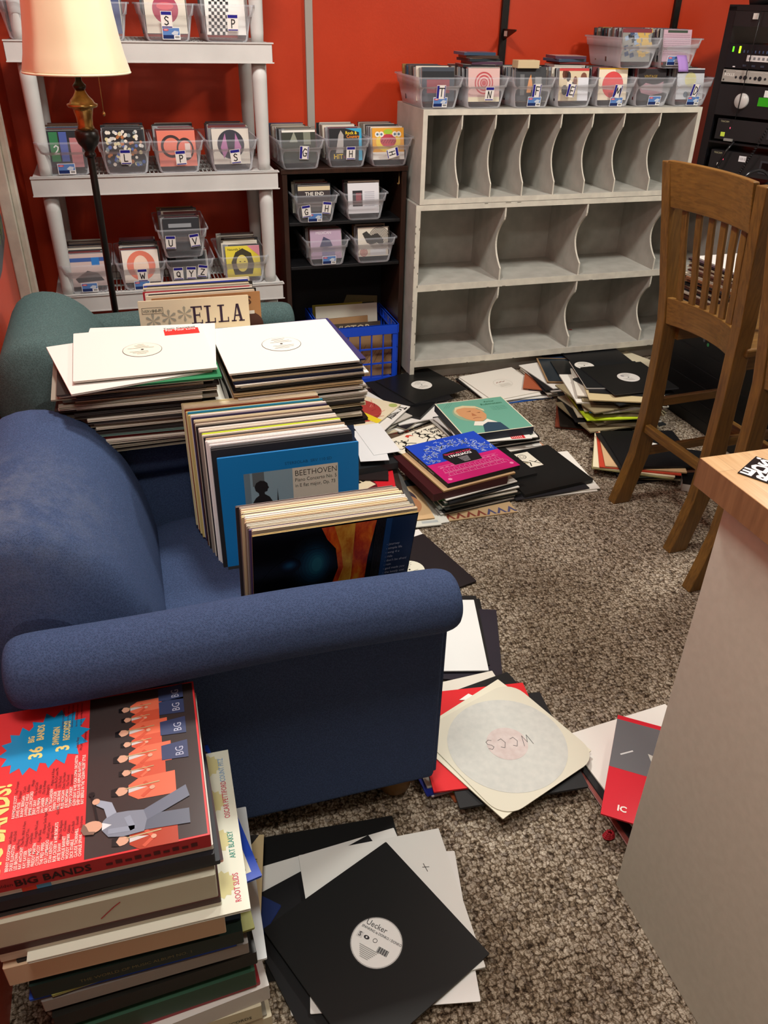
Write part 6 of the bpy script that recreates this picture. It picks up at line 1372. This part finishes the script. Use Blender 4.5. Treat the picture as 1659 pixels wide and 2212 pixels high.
# ------------------------------------------------------------------ wooden bar chairs
def bar_chair(label, loc, rz):
    t = thing('bar_chair', label, 'chair', loc, rz, 'tall slatted oak chairs')
    # local: x forward (towards the seat front), y left(+)/right(-); origin under the back posts' mid point
    path = [(-0.062, 0.0), (-0.040, 0.08), (-0.012, 0.20), (0.0, 0.36), (0.0, 0.56), (-0.006, 0.70), (-0.018, 0.80), (-0.040, 0.92), (-0.064, 1.06), (-0.088, 1.195)]
    def post(y):
        b = MB(); vs = []; w = 0.040
        for i, (x, z) in enumerate(path):
            d = 0.058 if z > 0.5 else (0.066 if z > 0.05 else 0.070)
            if z > 1.1: d = 0.036
            yy = y*(1+0.20*max(0, z-0.70)/0.5)-0.010*max(0, z-0.7)/0.5
            vs += [(x, yy-w/2, z), (x, yy+w/2, z), (x+d, yy+w/2, z), (x+d, yy-w/2, z)]
        n = len(path); fs = [(3,2,1,0), (4*n-4, 4*n-3, 4*n-2, 4*n-1)]
        for i in range(n-1):
            for k in range(4): fs.append((4*i+k, 4*i+(k+1) % 4, 4*i+4+(k+1) % 4, 4*i+4+k))
        b.add(vs, fs, OAK); o = b.build('back_post', t); bevel(o, 0.003)
    post(0.170); post(-0.170)
    def curved_rail(name, z0, z1, x, bow, th, y=0.154, lean=0.0):
        b = MB(); P = []; n = 14; vs = []
        for i in range(n+1):
            yy = -y+2*y*i/n; dx = bow*(1-(yy/y)**2)
            for (a, c) in ((0, z0), (th, z0), (th, z1), (0, z1)): vs.append((x+a+dx+(lean if c == z1 else 0), yy, c))
        fs = [(3,2,1,0), (4*n, 4*n+1, 4*n+2, 4*n+3)]
        for i in range(n):
            for k in range(4): fs.append((4*i+k, 4*i+(k+1) % 4, 4*i+4+(k+1) % 4, 4*i+4+k))
        b.add(vs, fs, OAKH); bevel(b.build(name, t), 0.003)
    curved_rail('top_rail', 1.065, 1.20, -0.064, 0.030, 0.022, 0.184, -0.026)
    curved_rail('lower_rail', 0.695, 0.785, 0.000, 0.030, 0.022, 0.155, -0.012)
    for k in range(6):
        yy = -0.115+0.046*k; bow = 0.030*(1-(yy/0.155)**2); b = MB(); w = 0.0125; d = 0.010
        pts = [(-0.008+bow, 0.78), (-0.022+bow, 0.88), (-0.040+bow, 0.98), (-0.055+bow, 1.09)]; vs = []
        for (x, z) in pts: y2 = yy*(1+0.20*max(0, z-0.70)/0.5)-0.010*max(0, z-0.7)/0.5; vs += [(x, y2-w, z), (x, y2+w, z), (x+d, y2+w, z), (x+d, y2-w, z)]
        fs = [(3,2,1,0), (12,13,14,15)]
        for i in range(3):
            for m in range(4): fs.append((4*i+m, 4*i+(m+1) % 4, 4*i+4+(m+1) % 4, 4*i+4+m))
        b.add(vs, fs, OAK); bevel(b.build('slat', t), 0.002)
    b = MB(); b.box(0.03, 0.42, -0.20, 0.20, 0.700, 0.728, OAKX); bevel(b.build('seat', t), 0.008, 3)
    b = MB(); b.box(0.05, 0.38, -0.155, -0.135, 0.64, 0.70, OAKX); b.box(0.05, 0.38, 0.135, 0.155, 0.64, 0.70, OAKX); b.box(0.36, 0.38, -0.155, 0.155, 0.64, 0.70, OAKH); b.build('apron', t)
    for y in (-0.165, 0.165):
        b = MB(); vs = []
        for (x, z, w) in ((0.375, 0.70, 0.02), (0.385, 0.35, 0.018), (0.40, 0.0, 0.02)): vs += [(x-w, y-w, z), (x-w, y+w, z), (x+w, y+w, z), (x+w, y-w, z)]
        fs = [(0,1,2,3), (11,10,9,8)]
        for i in range(2):
            for m in range(4): fs.append((4*i+m, 4*i+4+m, 4*i+4+(m+1) % 4, 4*i+(m+1) % 4))
        b.add(vs, fs, OAK); bevel(b.build('leg', t), 0.003)
    for (z, a) in ((0.40, 'x'), (0.205, 'x')):
        for y in (-0.165, 0.165):
            b = MB(); b.box(0.03, 0.38, y-0.009, y+0.009, z-0.016, z+0.016, OAKX); bevel(b.build('stretcher', t), 0.003)
    b = MB(); b.box(0.008, 0.030, -0.155, 0.155, 0.290, 0.322, OAKH); bevel(b.build('stretcher', t), 0.003)
    b = MB(); b.box(0.372, 0.394, -0.150, 0.150, 0.24, 0.29, OAKH); bevel(b.build('stretcher', t), 0.003)
    return t
CH1 = bar_chair('tall oak bar chair with a slatted back, fully visible by the black console', (1.672, 2.078, 0), R(3.0))
bar_chair('tall oak bar chair mostly hidden behind the wood-topped pedestal', (1.625, 1.53, 0), R(3.0))
ARM_ = MB(); ARM_.tube([(1.86, 2.02, 0.86), (1.885, 2.02, 0.865), (1.905, 2.015, 0.85), (1.915, 2.01, 0.80), (1.94, 2.0, 0.755), (1.98, 1.99, 0.735)], [0.012,0.014,0.013,0.012,0.013,0.012], M('#8a6a48', 0.25), 12)
o = ARM_.build('arm_support'); o.parent = CH1; o.matrix_parent_inverse = (Matrix.Translation((1.672, 2.078, 0)) @ Matrix.Rotation(R(3.0), 4, 'Z')).inverted()

# ------------------------------------------------------------------ wood topped pedestal
t = thing('counter', 'grey laminate counter with a thick butcher block top in the right foreground', 'counter', (0.80, 0.84, 0))
b = MB(); b.box(0.0, 0.026, -0.95, 0.0, 0.0, 0.962, PED); o = b.build('end_panel', t); bevel(o, 0.0015)
b = MB(); b.box(1.05, 1.076, -0.95, 0.0, 0.0, 0.962, PED); o = b.build('end_panel', t); bevel(o, 0.0015)
b = MB(); b.box(0.026, 1.05, -0.5, -0.48, 0.1, 0.962, PED); o = b.build('middle_panel', t)
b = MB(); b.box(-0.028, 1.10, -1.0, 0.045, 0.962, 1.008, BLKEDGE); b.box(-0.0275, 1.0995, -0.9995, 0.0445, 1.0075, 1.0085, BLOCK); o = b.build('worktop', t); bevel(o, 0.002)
b = MB(); b.box(0, 0.12, 0, 0.07, 0, 0.0014, M('#1b191c', 0.12))
b.T = Matrix.Translation((0.12, 0.07, 0.0017)) @ Matrix.Rotation(pi, 4, 'Z'); WT = M('#ece9ec', 0.15)
b.text('RE', 0.118, 0.047, 0.029, 0, WT, 'RIGHT', 1.25, 0.04); b.text('ED', 0.114, 0.025, 0.029, 0, WT, 'RIGHT', 1.25, 0.04); b.text('S.', 0.118, 0.003, 0.029, 0, WT, 'RIGHT', 1.25, 0.04)
b.T = Matrix.Identity(4)
o = b.build('leaflet', None, (0.796, 0.829, 1.0087), (0, 0, R(-59))); tag(o, 'glossy black leaflet with fat white upside-down letters on the butcher block', 'leaflet')

# ------------------------------------------------------------------ rack and equipment at the right
RU = Vector((0.447, -0.894, 0)); RN = Vector((-0.894, -0.447, 0))
ang = math.atan2(RU.y, RU.x)
RT = Matrix.Translation((2.60, 3.50, 0)) @ Matrix.Rotation(ang, 4, 'Z')       # local x along the front, local -y out of the front, z up
def rk(name, mb, label=None, cat=None, parent=None, group=None):
    o = mb.build(name, parent)
    if not parent: o.matrix_world = RT
    if label: tag(o, label, cat, group)
    return o
b = MB(); b.box(0, 0.035, 0, 0.38, 0.90, 1.605, BLACKM); b.box(0.475, 0.51, 0, 0.38, 0.90, 1.605, BLACKM); b.box(0, 0.51, 0, 0.38, 1.59, 1.612, BLACKM); b.box(0, 0.51, 0, 0.38, 0.88, 0.90, BLACKM)
rack = rk('equipment_rack', b, 'tall black open equipment rack beside the grey cabinets', 'rack')
b = MB(); b.box(0.26, 0.5, 0.02, 0.34, 0.48, 0.88, M('#3a3a3c', 0.5)); b.box(0.28, 0.40, 0.015, 0.02, 0.5, 0.86, M('#8c8a88', 0.5)); rk('rack_stand', b, 'dark cabinet under the black equipment rack', 'cabinet')
g = 'audio units in the black rack'
MT = M('#141417', 0.35)
b = MB(); b.box(0.036, 0.474, -0.004, 0.02, 1.533, 1.588, M('#1c1b1d', 0.4)); b.box(0.12, 0.14, -0.012, -0.004, 1.560, 1.582, M('#c9c6c0', 0.3)); o = b.build('top_panel', rack)
b = MB(); b.box(0.036, 0.474, -0.004, 0.30, 1.376, 1.468, M('#101318', 0.35)); b.box(0.13, 0.46, -0.006, -0.004, 1.405, 1.428, M('#cfcccc', 0.4))
for k in range(12): b.box(0.14+0.02*k, 0.15+0.02*k, -0.0066, -0.006, 1.411, 1.421, M('#77777c'))
for k in range(20): b.box(0.11+0.017*k, 0.114+0.017*k, -0.007, -0.004, 1.436, 1.446, M('#3c4c6c'))
for k in range(8): b.box(0.12+0.04*k, 0.135+0.04*k, -0.008, -0.004, 1.384, 1.392, M('#2c3040'))
b.box(0.075, 0.085, -0.006, -0.004, 1.380, 1.384, M('#e8e4e8')); u1 = rk('audio_processor', b, 'dark audio processor with glowing green level meters in the rack', 'audio unit', None, g)
b = MB(); G1 = mk_emit('green_meter', '#58e020', 1.6); b.box(0.058, 0.064, -0.0065, -0.004, 1.438, 1.458, G1); b.box(0.088, 0.095, -0.0065, -0.004, 1.434, 1.460, mk_emit('green_meter_bright', '#a8ff20', 2.2)); b.build('level_meter', u1)
b = MB(); b.box(0.036, 0.474, -0.004, 0.25, 1.322, 1.370, M('#a09c96', 0.35)); b.text('', 0, 0, 1, 0, MT)
b.T = Matrix(((1,0,0,0),(0,0,-1,-0.0045),(0,1,0,0),(0,0,0,1))); b.text('ROLLS', 0.045, 1.345, 0.016, 0, M('#e4e2de'), bold=0.02)
for k in range(6):
    for (dx, r) in ((0.0, 0.005), (0.022, 0.007), (0.042, 0.009)): b.disc(0.10+0.066*k+dx, 1.342, r, 0.0005, M('#17181e'), n=16)
    b.line([(0.095+0.066*k, 1.364), (0.15+0.066*k, 1.364)], 0.001, 0.0005, M('#dcdad4'))
b.disc(0.045, 1.362, 0.004, 0.0005, M('#2a2a2a'), n=10); b.disc(0.045, 1.330, 0.004, 0.0005, M('#2a2a2a'), n=10); b.T = Matrix.Identity(4)
rk('rack_mixer', b, 'thin silver grey mixer with small knobs lettered ROLLS in the rack', 'audio unit', None, g)
b = MB(); b.box(0.036, 0.474, -0.004, 0.32, 1.190, 1.312, M('#19191c', 0.4)); b.box(0.225, 0.29, -0.006, -0.004, 1.238, 1.272, M('#2f9c18', 0.4)); b.box(0.245, 0.29, -0.006, -0.004, 1.274, 1.30, M('#dedede', 0.4))
u2 = rk('power_amplifier', b, 'black power amplifier with a large silver knob in the rack', 'audio unit', None, g)
b = MB(); b.T = Matrix.Translation((0.152, -0.004, 1.252)) @ Matrix.Rotation(R(90), 4, 'X'); b.lathe([(0.031, 0.0), (0.031, 0.010), (0.028, 0.014), (0.0, 0.014)], M('#b9b6b4', 0.3), 32, cap=False); b.build('volume_knob', u2)
for (z0, z1, lab, yel) in ((1.092, 1.176, 'upper black disc player with a yellow tag in the rack', True), (0.952, 1.046, 'lower black disc player with a white tag lettered CD in the rack', False)):
    b = MB(); b.box(0.06, 0.45, -0.002, 0.30, z0, z1, M('#1f1f21', 0.4)); b.box(0.30, 0.43, -0.004, -0.002, z0+0.02, z1-0.02, M('#33353a', 0.3)); b.box(0.31, 0.42, -0.005, -0.004, z0+0.035, z1-0.028, M('#08090a', 0.2))
    b.T = Matrix(((1,0,0,0),(0,0,-1,-0.0026),(0,1,0,0),(0,0,0,1))); b.text('TASCAM', 0.075, z1-0.014, 0.010, 0, M('#b0ac88'))
    b.disc(0.125, z1-0.035, 0.0018, 0.0004, mk_emit('red_led', '#ff5070', 1.5), 0.004, 8)
    if yel: b.rect(0.086, z0+0.012, 0.106, z0+0.030, 0.0004, M('#c4dc4c'))
    else: b.rect(0.198, z0+0.058, 0.232, z0+0.082, 0.0004, M('#dcdce0')); b.text('CD 2', 0.202, z0+0.066, 0.012, 0.0008, M('#3a3a3c')); b.rect(0.10, z0+0.022, 0.112, z0+0.042, 0.0004, M('#f0f0f0'))
    b.T = Matrix.Identity(4); b.box(0.11, 0.15, -0.012, -0.002, z0-0.004, z0+0.006, M('#8a8a86', 0.35)); rk('disc_player', b, lab, 'disc player', None, g)
b = MB(); b.box(0.036, 0.474, 0.0, 0.3, 1.074, 1.082, BLACKM); rk('rack_shelf', b, 'thin black rack shelf under the upper disc player', 'shelf', None, g)
def coil(p0, p1, R_, n, r, mat, name, label, cat):
    p0, p1 = Vector(p0), Vector(p1); d = (p1-p0); L = d.length; d.normalize(); u_ = d.orthogonal().normalized(); w_ = d.cross(u_)
    pts = []
    for k in range(n*10+1):
        a = 2*pi*k/10; pts.append(p0+d*L*k/(n*10)+u_*R_*cos(a)+w_*R_*sin(a)+Vector((0,0,-0.02*sin(pi*k/(n*10)))))
    b = MB(); b.tube(pts, r, mat, 6); o = b.build(name); tag(o, label, cat)
def rp(x, y, z): v = RT @ Vector((x, y, z)); return tuple(v)
coil(rp(0.34, -0.06, 1.22), rp(0.20, -0.05, 0.90), 0.005, 34, 0.002, M('#17171a', 0.15), 'coiled_cable', 'thick coiled black cable hanging in front of the lower disc player', 'cable')
b = MB(); b.tube([rp(0.165, -0.02, 1.09), rp(0.15, -0.045, 1.05), rp(0.13, -0.05, 0.99), rp(0.105, -0.05, 0.93), rp(0.10, -0.04, 0.86)], 0.006, M('#121214', 0.25), 8); o = b.build('cable'); tag(o, 'straight black cable crossing the lower disc player', 'cable')
b = MB(); b.tube([rp(0.16, -0.03, 1.60), rp(0.155, -0.025, 1.45), rp(0.15, -0.02, 1.25), rp(0.148, -0.02, 1.18)], 0.0022, M('#101012', 0.3), 6); o = b.build('cable'); tag(o, 'thin black cable hanging down over the upper rack units', 'cable')
def headphones():
    t = thing('headphones', 'black headphones lying at the foot of the rack', 'headphones', (2.62, 3.08, 0.905))
    b = MB(); b.tube([(0.085*cos(a), 0.02, 0.02+0.085*sin(a)) for a in [pi*k/14 for k in range(15)]], 0.007, M('#1a1a1e', 0.15), 10); b.build('headband', t)
    for s in (-1, 1):
        q = MB(); q.T = Matrix.Translation((s*0.085, 0.02, 0.02)) @ Matrix.Rotation(R(90), 4, 'Y'); q.lathe([(0.0, -0.015), (0.034, -0.015), (0.038, 0.0), (0.034, 0.015), (0.0, 0.015)], M('#141416', 0.3), 24, cap=False); q.build('ear_cup', t)
headphones()
b = MB(); b.tube([(2.66, 3.45, 1.614), (2.72, 3.40, 1.64), (2.80, 3.30, 1.65)], [0.02, 0.028, 0.02], M('#0f0f11', 0.4), 12); o = b.build('cable_bundle'); tag(o, 'black cable bundle lying on top of the rack', 'cable')

# low black console with the records behind the chair
t = thing('media_console', 'low black equipment console behind the oak chair with records piled on top', 'console', (2.30, 2.10, 0))
b = MB(); b.box(0, 0.62, 0, 0.98, 0.0, 0.475, M('#0e0e10', 0.4)); bevel(b.build('body', t), 0.004)
b = MB(); b.T = Matrix(((0,0,-1,-0.001),(-1,0,0,0),(0,1,0,0),(0,0,0,1)))
b.disc(-0.66, 0.375, 0.008, 0.0006, M('#2c7a4c'), n=16); b.disc(-0.69, 0.385, 0.008, 0.0006, M('#4a4c50'), n=16)
for k in range(6): b.rect(-0.94, 0.05+0.07*k, -0.06, 0.053+0.07*k, 0.0006, M('#1c1c20'))
b.build('front_grille', t)
g = 'records piled on the black console'
cols = [('#dcd8ce','#e0dcd0'),('#2a2422','#3a302c'),('#d4ccb8','#d8d0bc'),('#8c5c3c','#9c6a48'),('#e4e2de','#e6e4de'),('#1e1c1e','#2a2628'),('#c4b89c','#cabea2'),('#4c2c24','#5c382c')]
q = random.Random(88); k = 0
for (px, py, rot, n_, nm) in ((2.47, 2.87, 4, 28, 'far left'), (2.50, 2.53, -3, 30, 'near left'), (2.76, 2.70, 6, 16, 'right')):
    z = 0.4755
    for i in range(n_):
        c, e = q.choice(cols); tt = q.choice([0.006, 0.007, 0.0085])
        if px > 2.7: tt = 0.0125
        if i == n_-1: c, e = '#eceae6', '#e2e0da'
        if i == n_-2 and nm == 'far left': c, e = '#46343c', '#3a2a30'
        record('record_sleeve', lp_mesh(tt, c, e), px+q.uniform(-.016, .016)+(0.03 if i == n_-1 else 0), py+q.uniform(-.016, .016), z, rot+q.uniform(-5, 5), '%s record sleeve, %s from top of the %s console pile' % (word(e), ordn(n_-i), nm), g); z += tt+0.0002
# sleeves beyond the 300 that show largest become one object
allr = [o for o in bpy.data.objects if o.name.startswith('record_sleeve') and o.parent is None]
auto = [o for o in allr if 'from top of' in o['label'] and 'first from top' not in o['label'] and o.data.name not in _LAB]
bpy.context.view_layer.update()
camp = Vector((0, 0, CAMH))
auto.sort(key=lambda o: -(o.matrix_world.translation-camp).length)
surplus = auto[:max(0, len(allr)-297)]
SM = MB()
for o in surplus:
    SM.T = o.matrix_world.copy(); me = o.data; vs = [tuple(v.co) for v in me.vertices]
    for mi_ in range(len(me.materials)):
        SM.add(vs, [tuple(p.vertices) for p in me.polygons if p.material_index == mi_], me.materials[mi_]) if mi_ == 0 else None
        if mi_:
            used = [tuple(p.vertices) for p in me.polygons if p.material_index == mi_]; idx = sorted({k for f in used for k in f}); mp_ = {k: n_ for n_, k in enumerate(idx)}
            SM.add([vs[k] for k in idx], [tuple(mp_[k] for k in f) for f in used], me.materials[mi_])
    bpy.data.objects.remove(o)
SM.T = Matrix.Identity(4)
if surplus: tag(SM.build('record_piles'), 'sleeves filling the farther record piles under the chair and on the black console', 'records', kind='stuff')
print('SCENE', len(bpy.data.objects), 'CD', NCD[0], 'LP', len([o for o in bpy.data.objects if o.get('category') in ('record', 'record box set', 'record album')]), 'ZTOP', ZTOPF)
